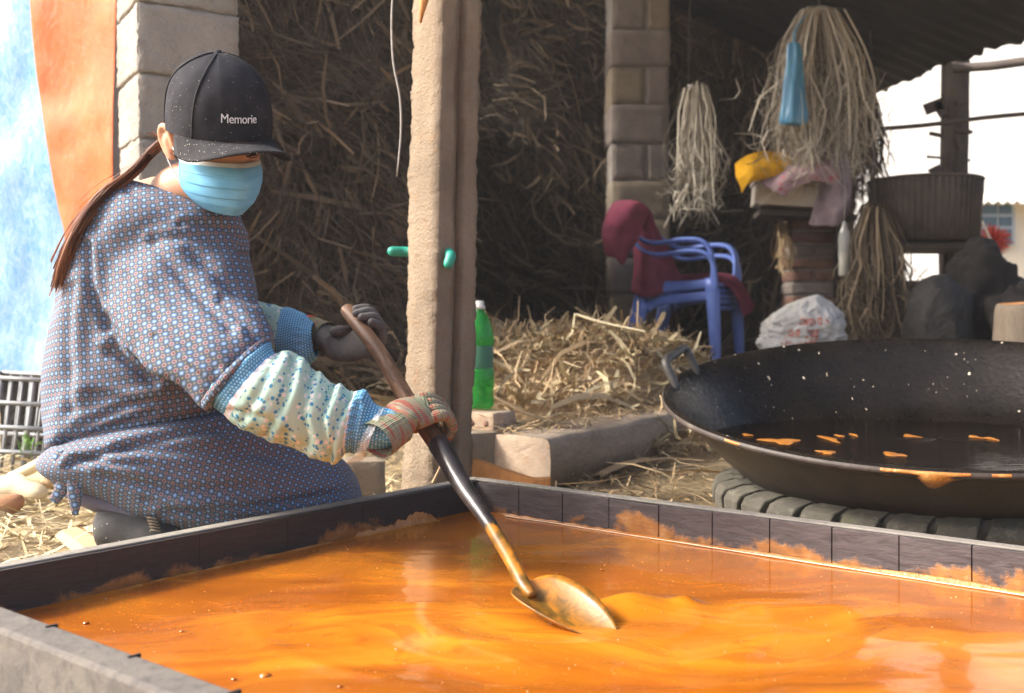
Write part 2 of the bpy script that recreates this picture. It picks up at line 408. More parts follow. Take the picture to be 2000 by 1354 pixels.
g = G('skin', 0.5, 0.4); o = g.coord(); n = g.noise(o, 14, 4); g.color(g.ramp(n, [(0.3, (0.50, 0.26, 0.16)), (0.7, (0.60, 0.34, 0.22))]))
g.b.inputs['Subsurface Weight'].default_value = 0.12; g.b.inputs['Subsurface Radius'].default_value = (0.012, 0.005, 0.003); g.b.inputs['Subsurface Scale'].default_value = 1.0
g.bump(g.noise(o, 300, 3), 0.08, 0.002); M['skin'] = g.m
M['eye'] = plain('eye_white', (0.62, 0.60, 0.58), 0.05, 0.2, bump=0); M['iris'] = plain('dark_iris', (0.02, 0.012, 0.008), 0.1, 0.15, bump=0)
M['lip'] = plain('lip', (0.42, 0.16, 0.13), 0.1, 0.45)
M['hair'] = m_straw('hair', (0.14, 0.052, 0.026), (0.44, 0.19, 0.10), 0.45)
M['hair_base'] = plain('hair_base', (0.05, 0.023, 0.013), 0.3, 0.6, 40)
g = G('cap_cloth', 0.9, 0.15); o = g.coord(); n = g.noise(o, 30, 4); d = g.voro(o, 210); dn = g.sep(g.voro(o, 210, out='Color'))
c = g.ramp(n, [(0.3, (0.017, 0.017, 0.021)), (0.7, (0.032, 0.032, 0.039))])
k = g.ma('MULTIPLY', g.step(d, 0.2, 0.1), g.step(dn[0], 0.83, 0.9)); g.color(g.mix(k, c, (0.42, 0.38, 0.32))); g.bump(g.noise(o, 520, 2), 0.25, 0.002); M['cap'] = g.m
g = G('brim_cloth', 0.9, 0.15); o = g.coord(); n = g.noise(o, 30, 4); d = g.voro(o, 190); dn = g.sep(g.voro(o, 190, out='Color'))
c = g.ramp(n, [(0.3, (0.019, 0.019, 0.021)), (0.7, (0.034, 0.034, 0.038))])
k = g.ma('MULTIPLY', g.step(d, 0.24, 0.1), g.step(dn[0], 0.62, 0.7)); g.color(g.mix(k, c, (0.46, 0.42, 0.36))); g.bump(g.noise(o, 520, 2), 0.25, 0.002); M['brim'] = g.m
M['thread'] = plain('white_thread', (0.78, 0.77, 0.80), 0.05, 0.7)
M['seam'] = plain('cap_seam', (0.012, 0.012, 0.014), 0.1, 0.9)
g = G('mask_blue', 0.75, 0.2); uv = g.coord('UV'); g.color(g.ramp(g.noise(uv, 30, 3), [(0.3, (0.13, 0.39, 0.66)), (0.7, (0.18, 0.46, 0.71))]))
g.bump(g.noise(uv, 600, 2), 0.12, 0.001); M['mask'] = g.m
M['mask_white'] = plain('mask_white', (0.66, 0.70, 0.72), 0.05, 0.8)
M['trousers'] = plain('grey_violet_trousers', (0.125, 0.115, 0.155), 0.2, 0.85, 14, 0.2, 200)
g = G('rubber_boot', 0.7, 0.3); o = g.coord(); d = g.voro(o, 120); dn = g.sep(g.voro(o, 120, out='Color'))
c = g.ramp(g.noise(o, 20, 5), [(0.3, (0.05, 0.048, 0.047)), (0.7, (0.10, 0.096, 0.09))])
g.color(g.mix(g.ma('MULTIPLY', g.step(d, 0.25, 0.12), g.step(dn[0], 0.75, 0.8)), c, (0.5, 0.44, 0.34))); g.bump(g.noise(o, 60, 4), 0.4, 0.004); M['boot'] = g.m

g = G('shovel_handle', 0.55, 0.35); o = g.coord('UV', (60, 6, 1)); w = g.noise(o, 1.4, 5, 0.6, 1.5)
g.color(g.ramp(w, [(0.3, (0.055, 0.028, 0.016)), (0.5, (0.13, 0.065, 0.035)), (0.68, (0.27, 0.15, 0.08))])); g.bump(w, 0.3, 0.002); M['handle'] = g.m
g = G('black_metal', 0.32, 0.5); o = g.coord(); g.color(g.ramp(g.noise(o, 30, 4), [(0.3, (0.012, 0.010, 0.010)), (0.7, (0.035, 0.030, 0.030))])); g.bump(g.noise(o, 60, 4), 0.2, 0.003); M['black_metal'] = g.m
g = G('syrup_coated_metal', 0.42, 0.35, Coat_Weight=0.12); o = g.coord(); n = g.noise(o, 22, 5, 0.6, 0.8)
g.color(g.ramp(n, [(0.3, (0.05, 0.030, 0.007)), (0.48, (0.15, 0.072, 0.009)), (0.64, (0.36, 0.13, 0.011))])); g.bump(n, 0.4, 0.004); M['blade'] = g.m

g = G('cast_iron', 0.3, 0.22); o = g.coord(); n = g.noise(o, 9, 6, 0.6); n2 = g.noise(o, 60, 5, 0.65); so = g.sep(o)
c = g.ramp(n, [(0.3, (0.006, 0.005, 0.004)), (0.7, (0.018, 0.014, 0.011))]); d = g.voro(o, 42); dn = g.sep(g.voro(o, 42, out='Color'))
k = g.ma('MULTIPLY', g.step(d, 0.2, 0.09), g.step(dn[0], 0.86, 0.9))
g.color(g.mix(k, c, (0.55, 0.48, 0.38))); g.rough(g.ma('ADD', 0.12, g.ma('MULTIPLY', n2, 0.35))); g.bump(n2, 0.25, 0.006); M['iron'] = g.m
g = G('iron_outside', 0.55, 0.4); o = g.coord(); st = g.coord('Object', (1, 1, 0.35)); n = g.noise(st, 9, 6, 0.6, 0.5)
g.color(g.ramp(n, [(0.3, (0.022, 0.016, 0.013)), (0.6, (0.05, 0.037, 0.03)), (0.78, (0.11, 0.09, 0.07))])); g.bump(g.noise(o, 40, 5), 0.4, 0.005); M['iron_out'] = g.m
g = G('worn_tyre', 0.88, 0.25); o = g.coord(); n = g.noise(o, 6, 6, 0.65); n2 = g.noise(o, 50, 5, 0.7)
c = g.ramp(n, [(0.3, (0.05, 0.047, 0.038)), (0.55, (0.085, 0.078, 0.062)), (0.72, (0.10, 0.10, 0.05))])
g.color(g.mix(g.ma('MULTIPLY', g.step(n2, 0.5, 0.7), 0.5), c, (0.17, 0.155, 0.125))); g.bump(n2, 0.6, 0.006); M['tyre'] = g.m
g = G('blue_chair_plastic', 0.38, 0.5); o = g.coord(); n = g.noise(o, 16, 4); g.color(g.ramp(n, [(0.3, (0.13, 0.20, 0.56)), (0.7, (0.18, 0.27, 0.66))])); M['chair'] = g.m
def m_cloth(name, col, var=0.25, weave=500, spots=None):
    g = G(name, 0.9, 0.15); o = g.coord(); c = g.ramp(g.noise(o, 12, 4), [(0.3, tuple(x * (1 - var) for x in col)), (0.7, tuple(min(1, x * (1 + var)) for x in col))])
    if spots:
        v = g.voro(o, 22); c = g.mix(g.ma('MULTIPLY', g.step(v, 0.34, 0.22), 0.7), c, spots)
    g.color(c); g.bump(g.noise(o, weave, 2), 0.2, 0.002); return g.m
M['maroon'] = m_cloth('maroon_towel', (0.20, 0.045, 0.075)); M['yellow'] = m_cloth('yellow_cloth', (0.62, 0.32, 0.015))
M['pink'] = m_cloth('pink_flower_cloth', (0.40, 0.27, 0.29), 0.25, 500, (0.45, 0.10, 0.14)); M['lilac'] = m_cloth('lilac_cloth', (0.33, 0.25, 0.27))
M['sack'] = m_cloth('woven_sack', (0.62, 0.60, 0.56), 0.2, 300); M['red_print'] = plain('red_print', (0.58, 0.12, 0.06), 0.3, 0.8, 80)
M['foam_box'] = plain('foam_box', (0.56, 0.50, 0.42), 0.08, 0.8, 10)
g = G('blue_film', 0.3, 0.5); o = g.coord('Object', (6, 6, 1)); n = g.noise(o, 8, 4); g.color(g.ramp(n, [(0.3, (0.04, 0.15, 0.28)), (0.7, (0.12, 0.32, 0.48))])); g.bump(n, 0.4, 0.01); M['blue_film'] = g.m
def m_film(name, a, b, trans=0.35, crinkle=0.35):
    g = G(name, 0.42, 0.4); o = g.coord(); n = g.noise(g.warp(g.coord('Object', (1.0, 1.0, 0.5)), 14, 0.05), 48, 8, 0.8, 0.9); n0 = g.noise(o, 4.5, 4, 0.6)
    c = g.ramp(g.ma('ADD', g.ma('MULTIPLY', n, 0.6), g.ma('MULTIPLY', n0, 0.4)), [(0.36, a), (0.58, b)]); g.color(c); g.bump(n, crinkle, 0.02)
    tr = g.t.nodes.new('ShaderNodeBsdfTranslucent'); g.t.links.new(c, tr.inputs[0])
    mx = g.t.nodes.new('ShaderNodeMixShader'); mx.inputs[0].default_value = trans
    g.t.links.new(g.b.outputs[0], mx.inputs[1]); g.t.links.new(tr.outputs[0], mx.inputs[2])
    g.t.links.new(mx.outputs[0], g.t.nodes['Material Output'].inputs[0]); return g.m
M['tarp_blue'] = m_film('blue_tarp', (0.05, 0.32, 0.66), (0.42, 0.62, 0.78)); M['tarp_orange'] = m_film('orange_tarp', (0.78, 0.16, 0.03), (0.86, 0.24, 0.06))
M['crate'] = plain('grey_crate', (0.20, 0.21, 0.22), 0.2, 0.5, 10)
g = G('green_bottle', 0.08, 0.5); g.color((0.035, 0.36, 0.07)); tp = g.t.nodes.new('ShaderNodeBsdfTransparent'); tp.inputs[0].default_value = (0.35, 0.85, 0.40, 1)
mx = g.t.nodes.new('ShaderNodeMixShader'); mx.inputs[0].default_value = 0.5; g.t.links.new(g.b.outputs[0], mx.inputs[1]); g.t.links.new(tp.outputs[0], mx.inputs[2]); g.t.links.new(mx.outputs[0], g.t.nodes['Material Output'].inputs[0]); M['green'] = g.m
g = G('clear_bottle', 0.1, 0.5); g.color((0.5, 0.5, 0.47)); g.b.inputs['Alpha'].default_value = 0.45; M['clear'] = g.m
M['label'] = plain('green_label', (0.045, 0.17, 0.10), 0.3, 0.5); M['teal'] = plain('teal_strap', (0.02, 0.28, 0.20), 0.15, 0.5); M['wire'] = plain('grey_wire', (0.30, 0.28, 0.26), 0.1, 0.6)
M['white_cap'] = plain('pale_plastic', (0.6, 0.6, 0.58), 0.05, 0.5)
M['basket'] = m_wood('basket_strips', (0.055, 0.043, 0.033), (0.13, 0.105, 0.085), 1.0, (12, 12, 1)); M['pot'] = plain('sooty_pot', (0.016, 0.014, 0.013), 0.5, 0.75, 8, 0.6, 40, 0.02)
M['stone'] = m_concrete('soot_stone', (0.024, 0.021, 0.020), (0.045, 0.040, 0.036), 1.5); M['stump'] = m_wood('stump', (0.10, 0.075, 0.055), (0.21, 0.165, 0.12), 1.0, (10, 10, 1))
M['white_wall'] = plain('whitewash', (0.46, 0.46, 0.455), 0.05, 0.9, 2); M['cream'] = plain('cream_wall', (0.72, 0.66, 0.54), 0.08, 0.9, 3); M['pane'] = plain('window_pane', (0.07, 0.12, 0.17), 0.1, 0.15, bump=0)
M['sheet'] = plain('corrugated_sheet', (0.55, 0.52, 0.46), 0.12, 0.7); M['frame'] = plain('window_frame', (0.40, 0.46, 0.50), 0.05, 0.6); M['tinsel'] = plain('red_leaves', (0.62, 0.07, 0.03), 0.3, 0.5)
M['leaf'] = plain('green_leaf', (0.10, 0.24, 0.04), 0.3, 0.5); M['cane'] = plain('peeled_cane', (0.66, 0.56, 0.36), 0.15, 0.6)
M['green_paint'] = plain('grassy_ground', (0.10, 0.13, 0.05), 0.3, 0.9)
# ================================================================ the setting
def floor_z(x, y):
    """ground height: low yard in front, raised floor behind the beam"""
    # beam line from (0.1,3.1) running back-right
    s = (x - 0.11) * -0.857 + (y - 3.02) * 0.514          # distance behind the beam
    t = max(0.0, min(1.0, (s - 0.04) / 0.18, (y - 2.98) / 0.3))
    out = max(0.0, min(1.0, (x - 2.7) / 0.5))
    left = max(0.0, min(1.0, (-x - 0.9) / 0.4))
    return 0.15 * t * t * (3 - 2 * t) * (1 - left) + 0.05 * max(0, min(1, (y - 4.5) / 1.5)) * (1 - out) * (1 - left)

mb = MB()
xs = sorted(set([-60, -30, -15, -8, -5] + [round(-3.5 + 0.09 * i, 3) for i in range(90)] + [6, 9, 15, 30, 60]))
ys = sorted(set([-40, -15, -5, -2, 0] + [round(0.3 + 0.09 * i, 3) for i in range(92)] + [10, 13, 20, 40, 80, 160]))
V = []
for y in ys:
    for x in xs:
        z = floor_z(x, y) + (0.010 * nz((x, y, 0), 3.0) + 0.006 * nz((x, y, 0), 11.0) if -4 < x < 5 and 0 < y < 9 else 0)
        V.append((x, y, z - 0.012))
mb.add(V, grid_faces(len(ys), len(xs), closed=False))
tag(mb.build('ground', M['ground']), kind='structure')

# ---- straw fibre maker (vectorised ribbons)
RNG = np.random.default_rng(11)
def fibres(n, pos, dirs, length, width, curl=0.25, seg=3, nrm=None):
    """pos (n,3) middles, dirs (n,3), length/width (n,) -> verts, faces, tint"""
    dirs = dirs / np.linalg.norm(dirs, axis=1, keepdims=True)
    nr = RNG.normal(size=(n, 3)) if nrm is None else nrm + RNG.normal(size=(n, 3)) * 0.45
    side = np.cross(dirs, nr); side /= (np.linalg.norm(side, axis=1, keepdims=True) + 1e-9)
    bend = np.cross(side, dirs)
    b1 = RNG.normal(size=n) * curl; b2 = RNG.normal(size=n) * curl
    V = np.zeros((n, seg + 1, 2, 3))
    for k in range(seg + 1):
        t = k / seg - 0.5
        c = pos + dirs * (t * length)[:, None] + bend * (b1 * (t * t - 0.08) * length)[:, None] + side * (b2 * (t * t - 0.08) * length)[:, None]
        w = width * (0.55 if k in (0, seg) else 1.0)
        V[:, k, 0] = c - side * (w / 2)[:, None]; V[:, k, 1] = c + side * (w / 2)[:, None]
    base = (np.arange(n) * (seg + 1) * 2)[:, None]
    Fq = np.concatenate([base + np.array([[2 * k, 2 * k + 1, 2 * k + 3, 2 * k + 2]]) for k in range(seg)], axis=0)
    tint = np.repeat(RNG.random(n), (seg + 1) * 2)
    return V.reshape(-1, 3), Fq, tint

def fibre_object(name, sets, mats, parent=None):
    """sets: list of (verts, faces, tint, material index)"""
    vs_, fs_, ts_, ms_ = [], [], [], []; off = 0
    for v, f, t, mi in sets:
        vs_.append(v); fs_.append(np.asarray(f) + off); ts_.append(t); ms_.append(np.full(len(f), mi, dtype=np.int32)); off += len(v)
    v = np.concatenate(vs_); t = np.concatenate(ts_); mi = np.concatenate(ms_); f = np.concatenate(fs_)
    me = bpy.data.meshes.new(name)
    me.vertices.add(len(v)); me.vertices.foreach_set('co', v.astype(np.float32).ravel())
    me.loops.add(len(f) * 4); me.loops.foreach_set('vertex_index', f.astype(np.int32).ravel())
    me.polygons.add(len(f)); me.polygons.foreach_set('loop_start', np.arange(0, len(f) * 4, 4, dtype=np.int32))
    for m in mats: me.materials.append(m)
    me.polygons.foreach_set('material_index', mi)
    a = me.attributes.new('tint', 'FLOAT', 'POINT'); a.data.foreach_set('value', t.astype(np.float32))
    me.update(calc_edges=True); me.validate()
    o = link(bpy.data.objects.new(name, me))
    if parent is not None:
        o.parent = parent; o.matrix_parent_inverse = Matrix.Translation(-total_loc(parent))
    return o

def lying(n, sample, lmin, lmax, wmin, wmax, tilt=0.25, lift=0.02, curl=0.3):
    p = np.array([sample() for _ in range(n)])
    a = RNG.random(n) * 2 * np.pi; t = RNG.normal(size=n) * tilt
    d = np.stack([np.cos(a) * np.cos(t), np.sin(a) * np.cos(t), np.sin(t)], 1)
    L = lmin + (lmax - lmin) * RNG.random(n) ** 2.2; W = wmin + (wmax - wmin) * RNG.random(n) ** 2
    p[:, 2] += RNG.random(n) * lift + np.abs(np.sin(t)) * L * 0.35
    return fibres(n, p, d, L, W, curl, 3, np.tile([0, 0, 1.0], (n, 1)))

def on_ground(x0, x1, y0, y1):
    def f():
        while True:
            x = x0 + (x1 - x0) * RNG.random(); y = y0 + (y1 - y0) * RNG.random()
            q = (Vector((x, y)) - Vector((-0.083, 2.48)))     # keep out of the tray
            if -0.02 < q.x * 0.78 - q.y * 0.626 < 2.6 and -0.02 < -q.x * 0.627 - q.y * 0.779 < 1.2: continue
            return (x, y, floor_z(x, y) - 0.008)
    return f
# pale shredded cane around the woman, sunlit; more under and behind the pillar
sets = [lying(9000, on_ground(-2.3, -0.2, 1.5, 4.6), 0.02, 0.18, 0.0015, 0.007, 0.25, 0.03) + (0,),
        lying(500, on_ground(-1.9, -0.6, 1.7, 3.4), 0.12, 0.4, 0.006, 0.016, 0.12, 0.03) + (0,)]
tag(fibre_object('loose_straw', sets, [M['straw_pale']]), 'pale sunlit shredded cane scattered behind the woman', 'straw', kind='stuff')
sets = [lying(5200, on_ground(-0.3, 2.2, 2.3, 4.6), 0.02, 0.14, 0.0015, 0.006, 0.25, 0.02) + (0,),
        lying(260, on_ground(-0.2, 1.8, 2.6, 4.4), 0.10, 0.34, 0.004, 0.012, 0.12, 0.025) + (0,),
        lying(2200, on_ground(-0.4, 2.6, 4.4, 6.8), 0.04, 0.25, 0.002, 0.008, 0.25, 0.03) + (0,)]
def on_beam():
    t = RNG.random() * 1.7; s = 0.02 + RNG.random() * 0.24; return (0.11 + 0.514 * t - 0.857 * s, 3.02 + 0.857 * t + 0.514 * s, 0.148)
sets.append(lying(700, on_beam, 0.02, 0.16, 0.0015, 0.007, 0.25, 0.015) + (0,))
tag(fibre_object('loose_straw', sets, [M['straw']]), 'brown shredded cane strewn over the shed floor', 'straw', kind='stuff')

# bagasse heap beside the bottle
def mound(x, y):
    c = P(1120, 616, 4.35)
    h = 0.0
    for (px, py, rx, ry, hh) in ((0.02, 0.0, 0.62, 0.42, 0.32), (0.40, 0.02, 0.34, 0.3, 0.25), (-0.30, 0.05, 0.34, 0.3, 0.32), (0.0, -0.42, 0.55, 0.35, 0.10), (-0.75, 0.1, 0.5, 0.4, 0.16)):
        r = ((x - c.x - px) / rx) ** 2 + ((y - c.y - py) / ry) ** 2
        h = max(h, hh * max(0, 1 - r) ** 0.38)
    return 0.88 * h + 0.03 * nz((x, y, 0.0), 7.0) * (1 if h > 0.02 else 0)
mV, mF = [], []
gx = [-1.0 + 0.04 * i for i in range(50)]; gy = [3.5 + 0.04 * i for i in range(36)]
for y in gy:
    for x in gx: mV.append((x, y, floor_z(x, y) - 0.02 + mound(x, y) - 0.03))
heap_base = (np.array(mV), np.array(grid_faces(len(gy), len(gx), False)), np.full(len(mV), 0.25), 0)
def on_mound():
    while True:
        x = -0.95 + 1.9 * RNG.random(); y = 3.55 + 1.3 * RNG.random(); h = mound(x, y)
        if h > 0.03 and (RNG.random() < 0.35 + h * 2.2): return (x, y, floor_z(x, y) + h - 0.035)
def heap_fib(n, l0, l1, w0, w1, tl, lift, curl=0.4): return lying(n, on_mound, l0, l1, w0, w1, tl, lift, curl)
sets = [heap_base, heap_fib(24000, 0.015, 0.10, 0.001, 0.0045, 0.6, 0.035) + (0,), heap_fib(2600, 0.05, 0.22, 0.003, 0.010, 0.45, 0.06, 0.6) + (0,), heap_fib(1500, 0.05, 0.22, 0.009, 0.022, 0.4, 0.05, 0.5) + (1,), heap_fib(150, 0.15, 0.42, 0.010, 0.024, 0.25, 0.05, 0.35) + (0,)]
tag(fibre_object('straw_heap', sets, [M['straw'], M['straw_pale']]), 'tangled golden heap of crushed cane fibre between the post and the chairs', 'straw heap', kind='stuff')

# stored straw stacks: lumpy body with fibres hanging down over it
def stack(name, label, x0, x1, yf, z0, z1, n, leaf=300, edge_fall=0.0):
    def front(x, z):
        return yf + 0.16 * nz((x, 0.3, z), 2.2, 3.0) + 0.08 * nz((x, 1.3, z), 6.0, 1.0) - 0.22 * max(0, 1 - (z - z0) / 0.9) + edge_fall * (x - x0)
    gx = np.linspace(x0, x1, 60); gz = np.linspace(z0, z1, 50); Vb = []
    for z in gz:
        for x in gx: Vb.append((x, front(x, z) + 0.03, z))
    nb = len(Vb); Fb = grid_faces(50, 60, False)
    # a back so that it is a body and not a sheet
    for z in gz:
        for x in gx: Vb.append((x, yf + 0.9, z))
    Fb = Fb + [tuple(i + nb for i in reversed(f)) for f in Fb]
    Fb += [(j, j + nb, j + 1 + nb, j + 1) for j in range(59)] + [(49 * 60 + j, 49 * 60 + j + 1, 49 * 60 + j + 1 + nb, 49 * 60 + j + nb) for j in range(59)]
    Fb += [(60 * i, 60 * (i + 1), 60 * (i + 1) + nb, 60 * i + nb) for i in range(49)] + [(60 * i + 59, 60 * i + 59 + nb, 60 * (i + 1) + 59 + nb, 60 * (i + 1) + 59) for i in range(49)]
    sets = [(np.array(Vb), np.array(Fb), np.full(len(Vb), 0.05), 0)]
    def make(n, l0, l1, w0, w1, spread):
        x = x0 + (x1 - x0) * RNG.random(n); z = z0 + (z1 - z0) * RNG.random(n)
        y = np.array([front(a, b) for a, b in zip(x, z)]) - RNG.random(n) * 0.06
        ang = np.array([2.2 * nz((a, 5.0, b), 1.3) for a, b in zip(x, z)]) + RNG.normal(size=n) * spread
        d = np.stack([np.sin(ang), RNG.normal(size=n) * 0.25, -np.cos(ang)], 1)
        L = l0 + (l1 - l0) * RNG.random(n) ** 2; W = w0 + (w1 - w0) * RNG.random(n) ** 2
        return fibres(n, np.stack([x, y, z], 1), d, L, W, 0.5, 3, np.tile([0, -1.0, 0.1], (n, 1)))
    sets += [make(n, 0.05, 0.28, 0.0015, 0.005, 0.6) + (0,), make(n // 9, 0.15, 0.5, 0.004, 0.012, 0.55) + (0,)]
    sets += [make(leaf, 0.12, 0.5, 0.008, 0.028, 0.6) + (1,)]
    tag(fibre_object(name, sets, [M['straw_shade_tone'], M['straw_leaf']]), label, 'straw stack', kind='stuff')
stack('straw_stack', 'shade-toned straw stack behind the woman between the block column and the post', -1.42, -0.25, 4.3, 0.1, 2.3, 10000, 420, 0.15)
stack('straw_stack', 'shade-toned straw stack behind the post and the chairs', -0.6, 2.25, 6.9, 0.15, 3.0, 13000, 1500)

# ---------------------------------------------------------------- the shed roof and its frame
def eave_x(y): return 2.5 + (6.2 - y) * 0.223
def roof_z(x, y=6.2): return 1.94 + 0.42 * (eave_x(y) - x)
roof = empty('shed_roof', (0.8, 4.5, 2.2), 'dark shed roof over the straw and the chairs', 'roof')
mb = MB(); nx = 90
def roof_sheet(x0, x1, y0, y1, name):
    mb = MB(); V = []
    nyy = max(2, int((y1 - y0) / 0.026)); nxx = max(2, int((x1 - x0) / 0.3))
    ys_ = [y0 + (y1 - y0) * j / nyy for j in range(nyy + 1)]; xs_ = [x0 + (x1 - x0) * i / nxx for i in range(nxx + 1)]
    for th in (0, 0.006):
        for i, x in enumerate(xs_):
            for y in ys_:
                jag = 0.05 * nz((y * 3, 0, 0), 1.0) + 0.03 * nz((y * 14, 2, 0), 1.0) if i == len(xs_) - 1 else 0
                xx = x0 + (eave_x(y) - x0) * i / nxx + jag
                V.append((xx, y, roof_z(xx, y) + 0.007 * math.sin(y * 2 * math.pi / 0.13) + th))
    nc = nyy + 1; nb = (nxx + 1) * nc; f = grid_faces(nxx + 1, nc, False)
    mb.add(V, f + [tuple(i + nb for i in reversed(q)) for q in f] + [(nxx * nc + j, nxx * nc + j + 1, nxx * nc + j + 1 + nb, nxx * nc + j + nb) for j in range(nyy)])
    mb.build(name, M['roof'], roof)
roof_sheet(-1.05, 2.52, 2.6, 3.3, 'roofing_sheet'); roof_sheet(-2.6, 2.52, 3.302, 8.2, 'roofing_sheet')
for y in (2.8, 4.2, 7.2):
    x0 = -1.0 if y < 3.25 else -2.5; mb = MB()
    v, f = box(((x0 + 2.45) / 2, y, 0), (2.45 - x0, 0.06, 0.09)); v = [Vector((p.x, p.y, p.z + roof_z(p.x, p.y) - 0.066)) for p in v]
    mb.add(v, f, smooth=False).build('rafter', M['roof_wood'], roof)


# unseen walls added to keep the shed dark: side wall, then rear wall
wl = empty('unseen_shed_wall', (-1.52, 5.5, 0)); tag(wl, 'unseen side wall added to keep sun off the straw stack', 'wall')
mb = MB(); mb.add(*box((-1.52, 6.0, 1.2), (0.12, 3.9, 2.9)), smooth=False).build('wall_face', M['mortar'], wl)
wb = empty('unseen_shed_wall', (0.2, 7.95, 0)); tag(wb, 'unseen rear wall added behind the straw to darken the shed', 'wall')
mb = MB(); mb.add(*box((0.15, 7.95, 1.6), (4.0, 0.15, 3.2)), smooth=False).build('wall_face', M['mortar'], wb)

# ---------------------------------------------------------------- block columns
def block_column(label, corner, ax, w1, w2, z0, z1, h, mats, amp, half_top=()):
    """corner = nearest vertical edge; first face runs along ax to the right, second face to the left/back"""
    ax = Vector(ax).normalized(); ay = Vector((-ax.y, ax.x, 0))
    c0 = Vector(corner) + ax * w1 / 2 + ay * w2 / 2
    rot = Matrix((ax, ay, Vector((0, 0, 1)))).transposed()
    root = empty('block_column', (c0.x, c0.y, z0), label, 'column')
    mb = MB(); mb.add(*box((c0.x, c0.y, (z0 + z1) / 2), (w1 - 0.022, w2 - 0.022, z1 - z0), rot), smooth=False).build('mortar_core', M['mortar'], root)
    z = z0; k = 0
    while z < z1:
        hh = h * (1 + 0.04 * math.sin(k * 2.3)); mats_k = mats[k % len(mats)]
        if k % 2 == 0 or half_top: parts = [(0.0, w1)]
        else: parts = [(-w1 * 0.2, w1 * 0.58), (w1 * 0.3, w1 * 0.38)]
        for (ox, ww) in parts:
            mb = MB(); cc = c0 + ax * ox + ax * (0.004 * math.sin(k * 5.1)) + Vector((0, 0, z + hh / 2 - c0.z))
            v, f = rough_box(cc, (ww - 0.012, w2 + 0.006 * math.sin(k * 3.3), hh - 0.009), rot, amp, 75.0 if half_top else 22.0, 13 if half_top else 5, k * 1.3)
            mb.add(v, f).build('block', mats_k if ww == w1 or ox < 0 else mats[(k + 1) % len(mats)], root)
        z += hh; k += 1
    return root
block_column('rough grey block column beside the orange tarp', P(266, 616, 3.15) * 1.0 - Vector((0, 0, 0.5)), (0.85, 0.52, 0), 0.318, 0.3, 0.0, 2.6, 0.205, [M['block']], 0.0075, True)
block_column('brown block column behind the blue chairs', P(1192, 616, 6.5) - Vector((0, 0, 0.5)), (1, 0.03, 0), 0.375, 0.36, 0.15, 2.72, 0.235, [M['block_c'], M['block_b'], M['block_c']], 0.008)

# ---------------------------------------------------------------- concrete post
pil = empty('concrete_post', tuple(P(850, 616, 2.86).xy) + (0,), 'weathered tan concrete post with a grooved shaded side', 'post')
ax = Vector((0.72, 0.69, 0)).normalized(); ay = Vector((-ax.y, ax.x, 0))
def post_sheet(c, w, d, z0, z1, lean, amp, seed, name, mat, nseg=70):
    mb = MB(); secs = []
    for i in range(nseg + 1):
        z = z0 + (z1 - z0) * i / nseg
        ring = []
        for (a, b) in [(-1, -1), (-0.5, -1), (0, -1), (0.5, -1), (1, -1), (1, -0.33), (1, 0.33), (1, 1), (0.5, 1), (0, 1), (-0.5, 1), (-1, 1), (-1, 0.33), (-1, -0.33)]:
            q = Vector(c) + ax * (a * w / 2) + ay * (b * d / 2) + Vector((lean[0] * z, lean[1] * z, z))
            k = 1.7 if abs(a) == 1 and abs(b) == 1 else 0.7
            dirn = (ax * a + ay * b)
            q += dirn * amp * k * (0.9 * nz((a * 0.1 + seed, b * 0.1, z), 7) + 0.6 * nz((a * 0.2 + seed, b * 0.2, z), 31) + 0.4 * nz((a * 0.2 + seed, b * 0.2, z), 130))
            ring.append(q)
        secs.append(ring)
    v, f, uv = loft(secs); mb.add(v, f, 0, uv); o = mb.build(name, mat, pil); return o
cpt = P(845, 616, 2.80); cpt.z = 0
# near slab (its left face is sunlit), rear slab behind the groove
post_sheet(cpt + ax * 0.027 + ay * 0.064, 0.054, 0.128, -0.02, 2.55, (0.020, 0.0), 0.0042, 1.0, 'near_slab', M['pillar'], 420)
post_sheet(cpt + ax * 0.070 + ay * 0.074, 0.034, 0.092, -0.02, 2.55, (0.020, 0.0), 0.002, 4.0, 'groove_core', M['pillar'])
post_sheet(cpt + ax * 0.111 + ay * 0.064, 0.052, 0.128, -0.02, 2.55, (0.020, 0.0), 0.004, 7.0, 'rear_slab', M['pillar'], 420)
mb = MB(); q = P(828, 0, 2.74); mb.add(*tube([q + Vector((0.004, 0, 0.05)), q, P(821, 45, 2.74)], [0.011, 0.012, 0.003], 7)); mb.build('splinter', M['raw_wood'], pil)

# teal plastic tube wedged behind the post, and a loose wire
strap = MB(); strap.add(*ball_tube([P(766, 491, 3.02), P(800, 492, 3.03), P(842, 492, 2.98), P(868, 492, 2.86), P(880, 499, 2.81), P(876, 515, 2.80)], [0.014, 0.0145, 0.0145, 0.0145, 0.0145, 0.014], 14, 4))
tag(strap.build('plastic_tube', M['teal']), 'teal green plastic tube wedged behind the concrete post', 'tube')
mb = MB(); mb.add(*tube([P(772, -60, 2.9), P(765, 30, 2.9), P(768, 120, 2.9), P(781, 190, 2.9), P(783, 260, 2.9), P(775, 345, 2.9)], [0.0028] * 5 + [0.0016], 6, k=4))
tag(mb.build('hanging_wire', M['wire']), 'thin grey wire hanging beside the concrete post', 'wire')

